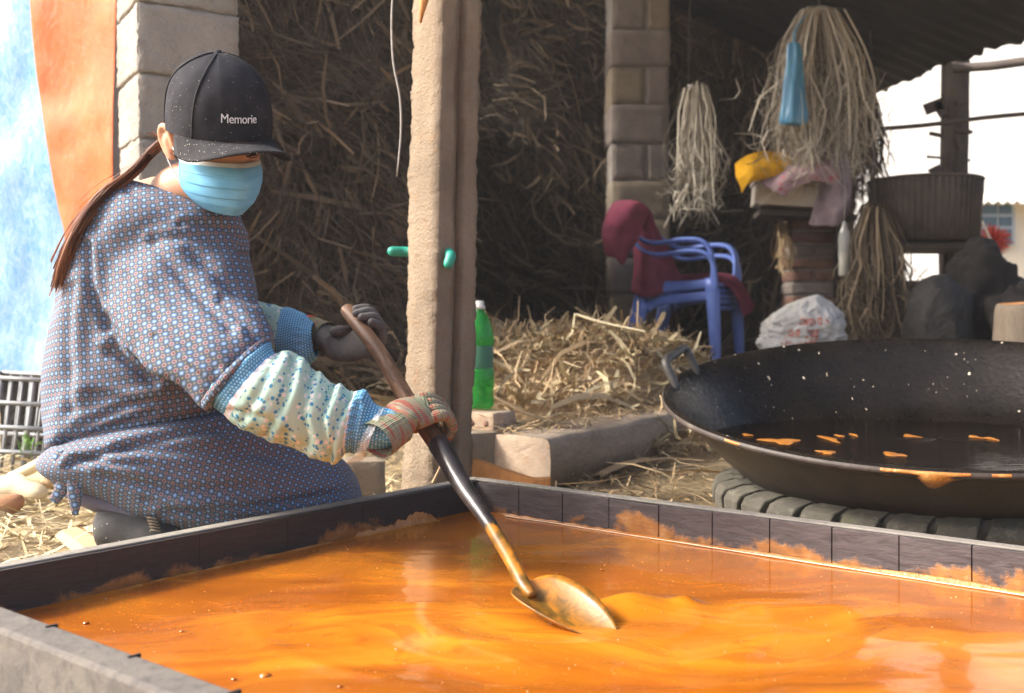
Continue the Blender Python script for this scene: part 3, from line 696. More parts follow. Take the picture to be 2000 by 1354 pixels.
# ---------------------------------------------------------------- beam at the edge of the raised floor, bricks, boards
beam = empty('timber_beam', tuple(P(1010, 900, 3.1).xy) + (0,), 'squared old timber beam lying at the edge of the straw floor', 'beam')
p0 = P(1075, 945, 3.02); p0.z = 0; p1 = P(1420, 850, 4.3); p1.z = 0
bd = (p1 - p0).normalized(); bp = Vector((-bd.y, bd.x, 0))
secs = []
prof = [(0, 0.0), (-0.003, 0.07), (0.0, 0.122), (0.006, 0.136), (0.018, 0.143), (0.12, 0.146), (0.218, 0.143), (0.232, 0.132), (0.235, 0.07), (0.235, 0.0)]
prof = [(a, b + 0.004) for a, b in prof]
for i in range(41):
    t = i / 40; c = p0 + bd * (t * 1.95)
    secs.append([c + bp * (a + 0.004 * nz((t * 5, a * 9, b * 9), 2.0)) + Vector((0, 0, b * (1 + 0.06 * nz((t * 4, a, b), 1.5)))) for a, b in prof])
mb = MB(); v, f, uv = loft(secs); mb.add(v, f[:-2], 0, uv[:-2]); mb.build('beam_side', M['beam'], beam)
mb = MB(); ring = [q - bd * 0.003 for q in secs[0]]; cen = sum(ring, Vector()) / len(ring)
er = [ring] + [[cen + (q - cen) * s - bd * (0.0015 * nz(q * 12, 3.0) + e * 0.35) for q in ring] for s, e in ((0.8, 0.008), (0.5, 0.012), (0.1, 0.013), (0.002, 0.013))]
v, f, uv = loft(er, cap=False); mb.add(v, f); mb.build('beam_end', M['beam_end'], beam)
# bright reddish board leaning under the beam end
rb = MB(); pts = [P(880, 905, 2.92), P(930, 900, 2.9), P(985, 918, 2.88), P(1040, 936, 2.86), P(1075, 945, 2.87)]
secs = [];
for i, (q, h) in enumerate(zip(crom([tuple(p) for p in pts], 4), np.linspace(0.1, 0.075, 17))):
    q = Vector(q); q.z = max(q.z, 0.055)
    secs.append([q + Vector((0, -0.008, 0.0)), q + Vector((0, 0.012, 0.004)), Vector((q.x, q.y + 0.012, 0.0)), Vector((q.x, q.y - 0.012, 0.0))])
v, f, uv = loft(secs); rb.add(v, f, 0, uv, smooth=False)
tag(rb.build('wooden_board', M['raw_wood']), 'split reddish board standing under the beam end', 'board')

def brick_thing(name, label, c, size, ang, mat, holes=False, tilt=0.0):
    mb = MB(); rot = rotz(ang) @ Matrix.Rotation(tilt, 3, 'X')
    mb.add(*rough_box(c, size, rot, 0.0035, 40, 4, c[0] * 9)); o = mb.build(name, mat)
    if holes:
        for s in (-1, 1):
            hb = MB(); hb.add(*tube([Vector(c) + rot @ Vector((s * 0.026, -size[1] / 2 - 0.0025, 0.0)), Vector(c) + rot @ Vector((s * 0.026, -size[1] / 2 + 0.006, 0.0))], 0.009, 10)); hb.build('hole_plug', M['brick_dark'], o)  # solid dark plug; the shade inside a hole is put into its colour
    return tag(o, label, 'brick')
q = P(958, 826, 3.2); brick_thing('loose_brick', 'pale orange brick lying in the straw by the green bottle', (q.x, q.y + 0.03, q.z), (0.105, 0.12, 0.065), R(-34), M['beam_end'], True)
q = P(915, 868, 3.1); brick_thing('stone_block', 'grey stone block under the brick by the post foot', (q.x + 0.005, q.y + 0.05, 0.075), (0.15, 0.14, 0.16), R(28), M['block_b'])
q = P(690, 905, 2.75); brick_thing('stone_block', 'pale stone lying between the knee and the post foot', (q.x + 0.02, q.y, 0.06), (0.12, 0.1, 0.13), R(10), M['block_b'])
# sticks on the ground
def stick(label, pts, w, t, mat):
    mb = MB(); mb.add(*tube(pts, w, 6, up=(0.2, 1, 0.1), flat=0.35, k=3), smooth=False); o = mb.build('split_stick', mat)
    return tag(o, label, 'stick')
def gpt(x, y, z=0.012):
    d = F * (EYE - z) / (y - HY); return P(x, y, d)
stick('bent split stick lying in front of the beam', [gpt(1172, 926, 0.02), gpt(1225, 905, 0.03), gpt(1300, 896, 0.02), gpt(1375, 900, 0.012)], [0.016, 0.018, 0.013, 0.008], 0.5, M['plank'])
stick('short wedge of split wood leaning by the post foot', [P(845, 945, 2.74), P(866, 900, 2.76)], [0.012, 0.005], 0.5, M['plank'])
stick('pale flat splinter lying below the straw heap', [P(965, 775, 3.55), P(1040, 812, 3.4), P(1110, 835, 3.3)], [0.012, 0.014, 0.008], 0.5, M['plank'])
stick('long cane stalk on top of the straw heap', [P(1125, 614, 4.15), P(1175, 630, 4.1), P(1260, 648, 4.05)], [0.016, 0.018, 0.012], 0.5, M['cane'])

# green bottle
bt = empty('plastic_bottle', P(936, 797, 3.28), 'green plastic bottle standing in the straw beside the post', 'bottle')
c = P(936, 797, 3.28); s = 0.335
prof = [(0.0, 0.0), (0.03, 0.0), (0.036, 0.008), (0.037, 0.03), (0.034, 0.05), (0.037, 0.07), (0.037, 0.118), (0.034, 0.125), (0.034, 0.195), (0.037, 0.202), (0.036, 0.222), (0.030, 0.26), (0.020, 0.288), (0.0125, 0.302), (0.012, 0.318)]
prof = [(r * 1.25, z) for r, z in prof]
mb = MB(); v, f, uv = lathe(prof, 28, c); mb.add(v, f, 0, uv); mb.build('bottle_body', M['green'], bt)
mb = MB(); v, f, uv = lathe([(0.0430, 0.124), (0.0436, 0.126), (0.0436, 0.192), (0.0430, 0.194)], 28, c); mb.add(v, f); mb.build('paper_label', M['label'], bt)
mb = MB(); v, f, uv = lathe([(0.0, 0.334), (0.0145, 0.333), (0.0152, 0.318), (0.019, 0.316), (0.019, 0.309), (0.015, 0.307)], 20, c); mb.add(v, f); mb.build('neck_ring', M['white_cap'], bt)
# ================================================================ tray, syrup, shovel
A = Vector((-0.083, 2.48, 0)); U = Vector((0.78, -0.626, 0)).normalized(); W = Vector((-0.626, -0.78, 0)).normalized()
TZ, LZ = 0.11, 0.040; LU, LV = 2.3, 1.21
def T(u, v, z): return A + U * u + W * v + Vector((0, 0, z))
TR = Matrix((U, W, Vector((0, 0, 1)))).transposed()
tray = empty('wooden_tray', tuple(T(LU / 2, LV / 2, 0)), 'large dark wooden tray of orange syrup on the ground', 'tray')
def tbox(name, u0, u1, v0, v1, z0, z1, mat, chamfer=0.0025):
    mb = MB(); c = T((u0 + u1) / 2, (v0 + v1) / 2, (z0 + z1) / 2)
    v, f = box(c, (u1 - u0, v1 - v0, z1 - z0), TR); mb.add(v, f, smooth=False)
    return bevel(mb.build(name, mat, tray), chamfer, 2)
KS = 0.1225; rr = random.Random(3)
# rear-right wall (A-D): backing plank, then short blocks with saw kerfs between them
tbox('back_plank', -0.02, LU, -0.036, -0.0125, 0.0, TZ - 0.003, M['tray_top'])
k = 0; u = 0.004
while u < LU - 0.02:
    nxt = min(LU, 0.126 + KS * k)
    dz = rr.uniform(-0.0012, 0.0012)
    o = tbox('wall_block', u + 0.001, nxt - 0.001, -0.011, rr.uniform(-0.0006, 0.0006), 0.0, TZ + dz - 0.001, M['tray_violet'], 0.0006); u = nxt; k += 1
# top lath, weathered
tbox('top_lath', -0.02, LU, -0.037, -0.009, TZ - 0.002, TZ + 0.003, M['tray_top'])
# rear-left wall (A-B): dark wet boards with kerfs
tbox('back_plank', -0.038, -0.0145, -0.034, LV, 0.0, TZ - 0.003, M['tray_top'])
k = 0; v = 0.002
while v < LV - 0.01:
    nxt = min(LV, 0.165 + KS * 1.62 * k)
    tbox('wall_block', -0.013, rr.uniform(-0.0006, 0.0006), v + 0.0002, nxt - 0.0002, 0.0, TZ - 0.001 + rr.uniform(-0.001, 0.001), M['tray_dark'], 0.0004); v = nxt; k += 1
tbox('top_lath', -0.040, -0.010, -0.034, LV + 0.03, TZ - 0.002, TZ + 0.003, M['tray_top'])
# front-left wall (B-C): thick weathered board, seen from outside
tbox('front_board', -0.045, LU, LV, LV + 0.052, -0.004, TZ + 0.0025, M['tray_front'], 0.006)
for i in range(7):
    tbox('slot_strip', 0.16 + 0.185 * i, 0.164 + 0.185 * i, LV - 0.0015, LV + 0.014, TZ - 0.01, TZ + 0.0045, M['seam'], 0.0005)  # raised dark strip; the shade of a saw slot is its colour
tbox('tray_floor', 0, LU, 0, LV, -0.004, 0.008, M['tray_dark'])
tbox('end_board', LU, LU + 0.04, -0.03, LV + 0.05, -0.004, TZ, M['tray_top'])

# syrup surface: stirred waves in the real surface
BL = gpt(1090, 1195, LZ); 
def syr_h(u, v):
    p = T(u, v, 0)
    h = 0.0020 * nz((p.x, p.y, 0), 3.0, 2.0) + 0.0008 * nz((p.x * 1.0, p.y * 3, 0), 6.0, 5.0)
    # long stirring folds bending round the shovel
    q = p - BL; r = math.hypot(q.x, q.y * 1.3) + 0.03 * nz((p.x, p.y, 1), 2.5)
    if q.y < 0.05: h += 0.0018 * math.exp(-((r - 0.34) / 0.03) ** 2) + 0.0014 * math.exp(-((r - 0.46) / 0.02) ** 2) + 0.0024 * math.exp(-((r - 0.22) / 0.03) ** 2)
    # wave pushed up ahead of the blade, to the right
    w = p - (BL + Vector((0.115, 0.03, 0)))
    ridge = w.y - 0.25 * w.x - 0.012
    h += 0.019 * math.exp(-(w.x / 0.06) ** 2 - (ridge / (0.022 if ridge > 0 else 0.05)) ** 2) + 0.010 * math.exp(-((w.x - 0.09) / 0.02) ** 2 - ((w.y - 0.02) / 0.018) ** 2)
    h -= 0.012 * math.exp(-((w.x + 0.07) / 0.05) ** 2 - ((w.y + 0.06) / 0.04) ** 2)
    # climbs a little at the walls
    h += 0.004 * math.exp(-v / 0.012) + 0.004 * math.exp(-u / 0.012)
    return h
us = np.concatenate([np.linspace(0.001, 1.5, 300), np.linspace(1.51, LU - 0.001, 60)]); vs2 = np.linspace(0.001, LV - 0.001, 230); Vv = []
for a in us:
    for b in vs2: Vv.append(T(a, b, LZ + syr_h(a, b)))
syrup = MB().add(Vv, grid_faces(len(us), len(vs2), False)).build('syrup', [M['syrup']])
tag(syrup, 'glossy orange molten cane syrup filling the wooden tray', 'syrup')
# crusts of setting syrup along the walls
def crust(name, rail, hgt, thick, seed, n=160):
    mb = MB(); secs = []
    for i in range(n):
        t = i / (n - 1); b, nrm = rail(t)
        e = min(1, t * 12, (1 - t) * 12)
        h = max(0.002, hgt(t) * e * (0.72 + 0.5 * nz((t * 14 + seed, 0, 0), 1) + 0.2 * nz((t * 28 + seed, 1, 0), 1)))
        w = thick * (0.7 + 0.5 * nz((t * 20 + seed, 4, 0), 1)) + 0.001
        pr = [(0.0, h), (0.002, h + 0.001), (0.0035, h * 0.9), (0.004 + 0.2 * w, h * 0.62), (0.004 + 0.3 * w, h * 0.35), (0.004 + 0.7 * w, h * 0.12), (0.004 + w, 0.002), (0.004 + w * 1.1, -0.004), (0.0, -0.004)]
        secs.append([b + nrm * (a + 0.0012 * nz((t * 60, a * 200, z * 90), 1)) + Vector((0, 0, z)) for a, z in pr])
    v, f, uv = loft(secs); mb.add(v, f, 0, uv); return mb.build(name, M['crust'], syrup)
crust('syrup_crust', lambda t: (T(0.42 + t * 1.7, 0.001, LZ), W), lambda t: 0.004 + 0.013 * min(1, t * 1.6) * max(0.0, 0.4 + 1.6 * nz((t * 7, 9, 0), 1.0)), 0.006, 3.0, 260)
crust('syrup_crust', lambda t: (T(0.06 + t * 0.36, 0.001, LZ), W), lambda t: 0.006, 0.005, 8.0, 80)
crust('syrup_crust', lambda t: (T(0.001, 0.14 + t * 0.26, LZ), U), lambda t: 0.014 + 0.02 * math.exp(-((t - 0.25) / 0.2) ** 2), 0.010, 5.0, 110)
crust('syrup_crust', lambda t: (T(0.001, 0.42 + t * 0.5, LZ), U), lambda t: 0.005, 0.006, 6.0, 90)
# thin pale foam line where syrup meets the wall, bubbles
mb = MB(); mb.add(*tube([T(0.10 + 1.9 * i / 90, 0.017 + 0.0025 * nz((i * 0.21, 0, 0), 1), LZ + 0.0030) for i in range(91)], 0.0011, 5)); mb.build('foam_line', M['foam'], syrup)
def bubble(x, y, r):
    p = gpt(x, y, LZ + 0.002); mb = MB()
    v, f, uv = lathe([(r * 1.1, -0.15 * r), (r * 0.98, 0.06 * r), (r * 0.8, 0.22 * r), (r * 0.5, 0.34 * r), (r * 0.02, 0.38 * r)], 14, p); mb.add(v, f); mb.build('bubble', M['syrup'], syrup)
for x, y, r in ((168, 1216, .004), (518, 1318, .007), (355, 1232, .003), (457, 1326, .003), (1175, 1112, .003), (664, 1340, .003)): bubble(x, y, r)

fz_ = MB(); rb2 = random.Random(5)
for cx_, cy_, sx_, sy_, nn in ((1160, 1110, 120, 25, 40), (330, 1240, 180, 50, 40), (800, 1060, 160, 30, 40), (1500, 1240, 220, 60, 40), (1000, 1300, 350, 35, 50), (1750, 1180, 200, 30, 40)):
    for _ in range(nn):
        x_, y_ = rb2.gauss(cx_, sx_), rb2.gauss(cy_, sy_)
        if y_ < 1030: continue
        p_ = gpt(x_, y_, LZ); q_ = p_ - A; uu, vv = q_.x * U.x + q_.y * U.y, q_.x * W.x + q_.y * W.y
        if not (0.02 < uu < LU and 0.02 < vv < LV - 0.02): continue
        r = 0.0006 + 0.0016 * rb2.random() ** 3; p_ = T(uu, vv, LZ + syr_h(uu, vv))
        v, f, uv = lathe([(r, -0.3 * r), (r * 0.9, 0.35 * r), (r * 0.5, 0.7 * r), (r * 0.02, 0.8 * r)], 8, p_); fz_.add(v, f)
fz_.build('foam_speck', M['crust'], syrup)['kind'] = 'stuff'

# shovel: long wooden shaft, black socket, round blade stirring the syrup
sh_bot = P(1022, 1135, 1.66); sh_mid = P(868, 885, 1.945); sh_top = P(683, 612, 2.37)
shovel = empty('shovel', tuple(sh_bot), 'long handled shovel with dark wooden shaft stirring the syrup', 'shovel')
ax_s = (sh_top - sh_mid).normalized()
mb = MB(); pts = [sh_top + ax_s * 0.012, sh_top, sh_top.lerp(sh_mid, 0.35) + Vector((0.004, 0, 0.004)), sh_top.lerp(sh_mid, 0.7) + Vector((-0.003, 0, 0)), sh_mid + ax_s * -0.02]
v, f, uv = tube(pts, [0.012, 0.0162, 0.0166, 0.0174, 0.018], 16, k=6); mb.add(v, f, 0, uv); mb.build('shaft', M['handle'], shovel)
s1 = P(905, 950, 1.875); s2 = P(955, 1022, 1.79); s3 = P(995, 1088, 1.712); s4 = P(1022, 1140, 1.655); s5 = P(1040, 1165, 1.63)
mb = MB(); v, f, uv = tube([sh_mid + ax_s * 0.03, sh_mid, s1, s2, s3], [0.0205, 0.0205, 0.0168, 0.0125, 0.011], 16, k=6); mb.add(v, f, 0, uv); mb.build('socket', M['black_metal'], shovel)
mb = MB(); v, f, uv = tube([s2, s3 + (s2 - s3) * 0.02, s4, s5], [0.0118, 0.0122, 0.0112, 0.008], 14, k=6); mb.add(v, f, 0, uv)
# blade: dished plate, back end at the neck, tip under the syrup; outline in photo pixels on a tilted plane
bc = P(1095, 1192, 1.60)
e1 = (P(1180, 1236, 1.535) - P(1020, 1140, 1.655)).normalized()          # neck -> tip
side = P(1130, 1152, 1.66) - P(1050, 1232, 1.545); side = (side - e1 * side.dot(e1)).normalized(); nb_ = e1.cross(side)
if nb_.z < 0: nb_ = -nb_
L0 = P(1018, 1142, 1.655); secs = []
prof_b = [(0.0, 0.011), (0.007, 0.026), (0.018, 0.040), (0.038, 0.050), (0.07, 0.054), (0.105, 0.051), (0.14, 0.042), (0.17, 0.029), (0.19, 0.015), (0.2, 0.004)]
pb = crom(prof_b, 3); top = []; bot = []; ns = 14
for (l, w) in pb:
    row_t, row_b = [], []
    for j in range(ns + 1):
        s = -1 + 2 * j / ns; dish = 0.022 * (s * s) * (w / 0.06) ** 1.2 - 0.004 - 0.012 * math.sin(min(1, l / 0.2) * math.pi) * (1 - s * s)
        q = L0 + e1 * l + side * (s * max(w, 0.004)) + nb_ * dish
        row_t.append(q + nb_ * 0.0016); row_b.append(q - nb_ * 0.0016)
    secs.append(row_t + row_b[::-1])
v, f, uv = loft(secs); mb.add(v, f, 0, uv); mb.build('blade', M['blade'], shovel)
# ================================================================ wok on its tyre
WC = Vector((1.05, 2.62, 0.312)); WR = 0.66; tilt = R(9.2)
WM = Matrix.Rotation(tilt, 3, 'X') @ Matrix.Rotation(R(-3.2), 3, 'Y')
wok = empty('iron_pan', (WC.x, WC.y, 0.1), 'huge black iron pan with splashed inside resting on an old tyre', 'pan')
inner = [(0.668, 0.004), (0.655, 0.006), (0.632, -0.012), (0.60, -0.045), (0.555, -0.095), (0.50, -0.15), (0.455, -0.182), (0.40, -0.198), (0.25, -0.208), (0.002, -0.21)]
outer = [(0.668, 0.004), (0.672, -0.002), (0.668, -0.010), (0.640, -0.022), (0.608, -0.055), (0.563, -0.105), (0.508, -0.16), (0.462, -0.193), (0.40, -0.21), (0.25, -0.218), (0.002, -0.22)]
mb = MB(); v, f, uv = lathe(crom(inner, 4), 120, WC, WM); mb.add(v, f, 0, uv); mb.build('pan_inside', M['iron'], wok)
mb = MB(); v, f, uv = lathe(crom(outer, 4), 120, WC, WM); mb.add(v, [tuple(reversed(q)) for q in f], 0, uv); mb.build('pan_outside', M['iron_out'], wok)
def rimpt(a, r=0.66, z=0.006): return WC + WM @ Vector((r * math.cos(a), r * math.sin(a), z))
def pan_handle(a):
    mb = MB(); d = 0.085
    e0, e1_ = rimpt(a - 0.15, 0.645, -0.005), rimpt(a + 0.15, 0.645, -0.005)
    up = Vector((0, 0, 1)); out = (rimpt(a) - WC).normalized()
    t0 = e0 + up * 0.072 + out * 0.03; t1 = e1_ + up * 0.072 + out * 0.03
    mb.add(*tube([e0 - up * 0.012, e0 + up * 0.01, e0.lerp(t0, 0.8), t0.lerp(t1, 0.12), t0.lerp(t1, 0.5), t0.lerp(t1, 0.88), e1_.lerp(t1, 0.8), e1_ + up * 0.01, e1_ - up * 0.012],
                  [0.010, 0.0105, 0.012, 0.0125, 0.0125, 0.0125, 0.012, 0.0105, 0.010], 10, k=4, flat=1.0)); mb.build('handle', M['wok_handle'], wok)
M['wok_handle'] = plain('worn_iron_handle', (0.055, 0.052, 0.047), 0.35, 0.5, 30)
pan_handle(R(154)); pan_handle(R(-26))
# syrup left on the rim and in the pan
def splat(pts, h, mat, name='syrup_splash', surf=None):
    for i, (a, r, la, lr) in enumerate(pts):
        mb = MB(); n = 14; ring0, ring1 = [], []
        def prof(r_):
            for (r0, z0), (r1, z1) in zip(inner, inner[1:]):
                if r1 <= r_ <= r0: t = (r0 - r_) / (r0 - r1); return z0 + (z1 - z0) * t
            return -0.208
        def at(a_, r_, dz):
            return WC + WM @ (Vector((r_ * math.cos(a_), r_ * math.sin(a_), prof(r_) + dz)))
        for j in range(n):
            th = 2 * math.pi * j / n; k = 1 + 0.45 * nz((math.cos(th) * 1.3, math.sin(th) * 1.3, i * 3.1), 1.2)
            ring0.append(at(a + la * k * math.cos(th), r + lr * k * math.sin(th), 0.0005)); ring1.append(at(a + la * 0.7 * k * math.cos(th), r + lr * 0.7 * k * math.sin(th), h))
        cc = at(a, r, h * 1.3)
        V_ = ring0 + ring1 + [cc]; F_ = [(j, (j + 1) % n, n + (j + 1) % n, n + j) for j in range(n)] + [(n + j, n + (j + 1) % n, 2 * n) for j in range(n)]
        mb.add(V_, F_); mb.build(name, mat, wok)
rw = random.Random(12)
g = G('added_pool', 0.08, 0.5); g.color((0.006, 0.004, 0.003)); g.bump(g.noise(g.coord('Object', (3, 14, 1)), 6, 4), 0.12, 0.01); M['liquor'] = g.m
# dark level pool added to the tilted pan so the orange scraps show
mb = MB(); zr = 0.196; ring = []
def pan_z(r_):
    for (r0, z0), (r1, z1) in zip(inner, inner[1:]):
        if r1 <= r_ <= r0: return z0 + (z1 - z0) * (r0 - r_) / (r0 - r1)
    return -0.21
for j in range(120):
    a = 2 * math.pi * j / 120; lo, hi = 0.02, 0.655
    for _ in range(26):
        m_ = (lo + hi) / 2
        if (WC + WM @ Vector((m_ * math.cos(a), m_ * math.sin(a), pan_z(m_)))).z < zr: lo = m_
        else: hi = m_
    q = WC + WM @ Vector((lo * math.cos(a), lo * math.sin(a), pan_z(lo))); ring.append(Vector((q.x, q.y, zr)))
cen = sum(ring, Vector()) / 120
rings = [[cen + (p - cen) * k + Vector((0, 0, 0.0012 * nz((p.x * k * 4, p.y * 4, k * 3), 2.0))) for p in ring] for k in (1.0, 0.9, 0.78, 0.64, 0.5, 0.35, 0.2, 0.004)]
v, f, uv = loft(rings, cap=False); mb.add(v, f); mb.build('added_pool', M['liquor'], wok)
for i, (x_, y_, w_, h_) in enumerate(((1525, 862, 40, 7), (1622, 858, 12, 8), (1668, 850, 5, 4), (1745, 888, 20, 5), (1778, 852, 14, 4), (1905, 854, 10, 4), (1935, 857, 9, 4), (1615, 884, 18, 4), (1640, 852, 8, 3), (1460, 850, 10, 3))):
    d_ = F * (EYE - zr) / (y_ - HY); c_ = P(x_, y_, d_); n_ = 16; mb = MB(); r0_, r1_ = [], []
    for j in range(n_):
        th = 2 * math.pi * j / n_; k = 0.9 + 0.55 * nz((math.cos(th) * 1.4, math.sin(th) * 1.4, i * 2.7), 1.6) + 0.3 * math.sin(3 * th + i); ex = w_ / F * d_ * k * math.cos(th); ey = h_ / F * d_ * 7.0 * k * math.sin(th)
        r0_.append(c_ + Vector((ex, ey, 0.0005))); r1_.append(c_ + Vector((ex * .85, ey * .85, 0.0016)))
    mb.add(r0_ + r1_ + [c_ + Vector((0, 0, 0.002))], [(j, (j + 1) % n_, n_ + (j + 1) % n_, n_ + j) for j in range(n_)] + [(n_ + j, n_ + (j + 1) % n_, 2 * n_) for j in range(n_)]); mb.build('syrup_scrap', M['crust'], wok)
splat([(R(rw.uniform(55, 150)), rw.uniform(0.47, 0.63), 0.0016 + 0.006 * rw.random() ** 4, 0.0008 + 0.003 * rw.random() ** 4) for _ in range(34)], 0.0015, M['foam'], 'dried_drop')
def sm_(x): x = max(0.0, min(1.0, x)); return x * x * (3 - 2 * x)
for g0, g1, hh_ in ((-151, -147, .3), (-120, -106, .8), (-103, -100, .4), (-88, -83, .5)):   # drips over the near rim
    mb = MB(); secs = []
    for i in range(40):
        t = i / 39; a = R(g0 + (g1 - g0) * t); on = math.sin(math.pi * t) ** 0.6 * hh_; dr = max(0.0, 0.25 + nz((a * 14, 3.3, 0), 1.0)) * 0.035 * on
        pr = [(0.6685, 0.0030), (0.6705, 0.0030), (0.6722 + 0.002 * on, -0.002), (0.6685 + 0.002 * on, -0.005 - dr * 0.5), (0.664 + 0.0008 * on, -0.009 - dr), (0.661, -0.006 - dr * 0.6), (0.663, -0.004)]
        secs.append([WC + WM @ Vector((r * math.cos(a), r * math.sin(a), z)) for r, z in pr])
    v, f, uv = loft(secs); mb.add(v, f, 0, uv); mb.build('rim_drip', M['crust'], wok)

tyre = empty('old_tyre', (WC.x, WC.y, 0), 'worn moss stained truck tyre lying flat under the iron pan', 'tyre')
TRr = 0.555; ZS = 0.60; tc = Vector((WC.x + 0.01, WC.y + 0.0, 0.0))
prof_t = [(0.30, 0.035), (0.33, 0.01), (0.43, 0.0), (0.50, 0.004), (0.525, 0.02), (0.530, 0.05), (0.530, 0.10), (0.525, 0.128), (0.50, 0.146), (0.43, 0.150), (0.34, 0.14), (0.30, 0.115)]
prof_t = [(r, z * ZS) for r, z in prof_t]
mb = MB(); v, f, uv = lathe(crom(prof_t, 3), 140, tc); mb.add(v, f, 0, uv); mb.build('tyre_body', M['tyre'], tyre)
nlug = 36
for i in range(nlug):
    a = 2 * math.pi * i / nlug; da = 2 * math.pi / nlug * 0.80; mb = MB(); secs = []
    for s in range(5):
        aa = a + da * (s / 4 - 0.5)
        ring = []
        for r, z in [(0.515, 0.014), (0.542, 0.02), (0.551, 0.045), (0.553, 0.10), (0.545, 0.132), (0.505, 0.155), (0.475, 0.1545), (0.505, 0.135), (0.52, 0.09)]:
            k = aa + 0.035 * (z / 0.15) + (0.03 if r < 0.53 and z > 0.13 else 0)
            rr_ = r + 0.005 * nz((i * 3.3, z * 30, s), 1.0)
            ring.append(tc + Vector((rr_ * math.cos(k), rr_ * math.sin(k), z * ZS + 0.003 * nz((i * 1.7, s, r * 20), 1.0))))
        secs.append(ring)
    v, f, uv = loft(secs); mb.add(v, f, 0, uv, smooth=False); bevel(mb.build('tread_block', M['tyre'], tyre), 0.004, 2)

# ================================================================ blue chairs and towel
def make_chair():
    root = empty('plastic_chair')
    c = MB()
    def part(name, fn):
        mb = MB(); fn(mb); return mb.build(name, M['chair'], root, local=True)
    sw, sd, sz = 0.40, 0.40, 0.40           # seat width, depth, height
    def seat(mb):
        secs = []
        for i in range(13):
            x = -sd / 2 + sd * i / 12; dz = -0.012 * math.sin(math.pi * i / 12) + (-0.02 * max(0, (i - 10) / 2) ** 2)
            w = sw / 2 * (0.92 + 0.08 * i / 12)
            row = [Vector((x, y, sz + dz - 0.008 * (1 - (y / w) ** 2))) for y in np.linspace(-w, w, 11)]
            secs.append(row + [Vector((p.x, p.y, p.z - 0.012)) for p in reversed(row)])
        mb.add(*loft(secs))
    part('seat', seat)
    def apron(mb):                           # ribbed front band under the seat
        for k in range(3):
            mb.add(*tube([(sd / 2 - 0.005, -0.17, sz - 0.03 - 0.03 * k), (sd / 2 + 0.008, 0, sz - 0.032 - 0.03 * k), (sd / 2 - 0.005, 0.17, sz - 0.03 - 0.03 * k)], 0.012, 8, k=4))
    part('front_apron', apron)
    for s in (-1, 1):
        def side(mb, s=s): mb.add(*tube([(-sd / 2 + 0.02, s * 0.195, sz - 0.09), (-0.1, s * 0.2, sz - 0.055), (0.1, s * 0.205, sz - 0.035), (sd / 2 - 0.02, s * 0.205, sz - 0.03)], [0.03, 0.026, 0.026, 0.026], 8, k=4, flat=0.3, up=(0, 0, 1)))
        part('side_apron', side)
        def fl(mb, s=s): mb.add(*tube([(sd / 2 - 0.01, s * 0.20, sz), (sd / 2 + 0.005, s * 0.212, 0.2), (sd / 2 + 0.015, s * 0.222, 0.0)], [0.036, 0.029, 0.022], 10, k=4, flat=0.75))
        part('leg', fl)
        def bl(mb, s=s): mb.add(*tube([(-sd / 2 + 0.01, s * 0.19, sz - 0.06), (-sd / 2 - 0.03, s * 0.2, 0.2), (-sd / 2 - 0.06, s * 0.21, 0.0)], [0.034, 0.028, 0.021], 10, k=4, flat=0.7))
        part('leg', bl)
        def arm(mb, s=s): mb.add(*tube([(-sd / 2 - 0.09, s * 0.19, sz + 0.36), (-sd / 2 - 0.03, s * 0.21, sz + 0.25), (-0.12, s * 0.235, sz + 0.19), (0.05, s * 0.24, sz + 0.20), (0.15, s * 0.235, sz + 0.19), (0.195, s * 0.225, sz + 0.14), (0.205, s * 0.21, sz + 0.06), (0.2, s * 0.2, sz - 0.02)],
                                         [0.020, 0.021, 0.023, 0.025, 0.025, 0.024, 0.024, 0.025], 10, k=5, flat=0.55, up=(0, 1, 0)))
        part('arm', arm)
    def back(mb):
        for i in range(6):
            y = -0.15 + 0.06 * i
            mb.add(*tube([(-sd / 2 + 0.02, y, sz - 0.01), (-sd / 2 - 0.04, y * 1.05, sz + 0.2), (-sd / 2 - 0.1, y * 1.05, sz + 0.38)], 0.018, 6, k=3, flat=0.35, up=(0, 1, 0)))
    part('back_slats', back)
    part('top_rail', lambda mb: mb.add(*tube([(-sd / 2 - 0.09, -0.195, sz + 0.36), (-sd / 2 - 0.105, -0.1, sz + 0.41), (-sd / 2 - 0.108, 0.1, sz + 0.41), (-sd / 2 - 0.09, 0.195, sz + 0.36)], 0.022, 10, k=5, flat=0.6)))
    return root
def copy_tree(o, parent=None):
    c = link(o.copy())
    if parent is not None: c.parent = parent
    for ch in list(o.children): copy_tree(ch, c)
    return c
ch1 = make_chair(); cl = P(1348, 710, 6.05); ch1.location = (cl.x, cl.y, cl.z - 0.01); ch1.rotation_euler = (0, 0, R(-28)); s_ch = 1.06; ch1.scale = (s_ch,) * 3
tag(ch1, 'lower blue plastic armchair of the nested pair, its legs on the floor', 'chair', 'stacked blue chairs')
ch2 = copy_tree(ch1); ch2.location = (cl.x - 0.012, cl.y + 0.003, cl.z + 0.055)
tag(ch2, 'upper blue plastic armchair of the nested pair, under the maroon towel', 'chair', 'stacked blue chairs')

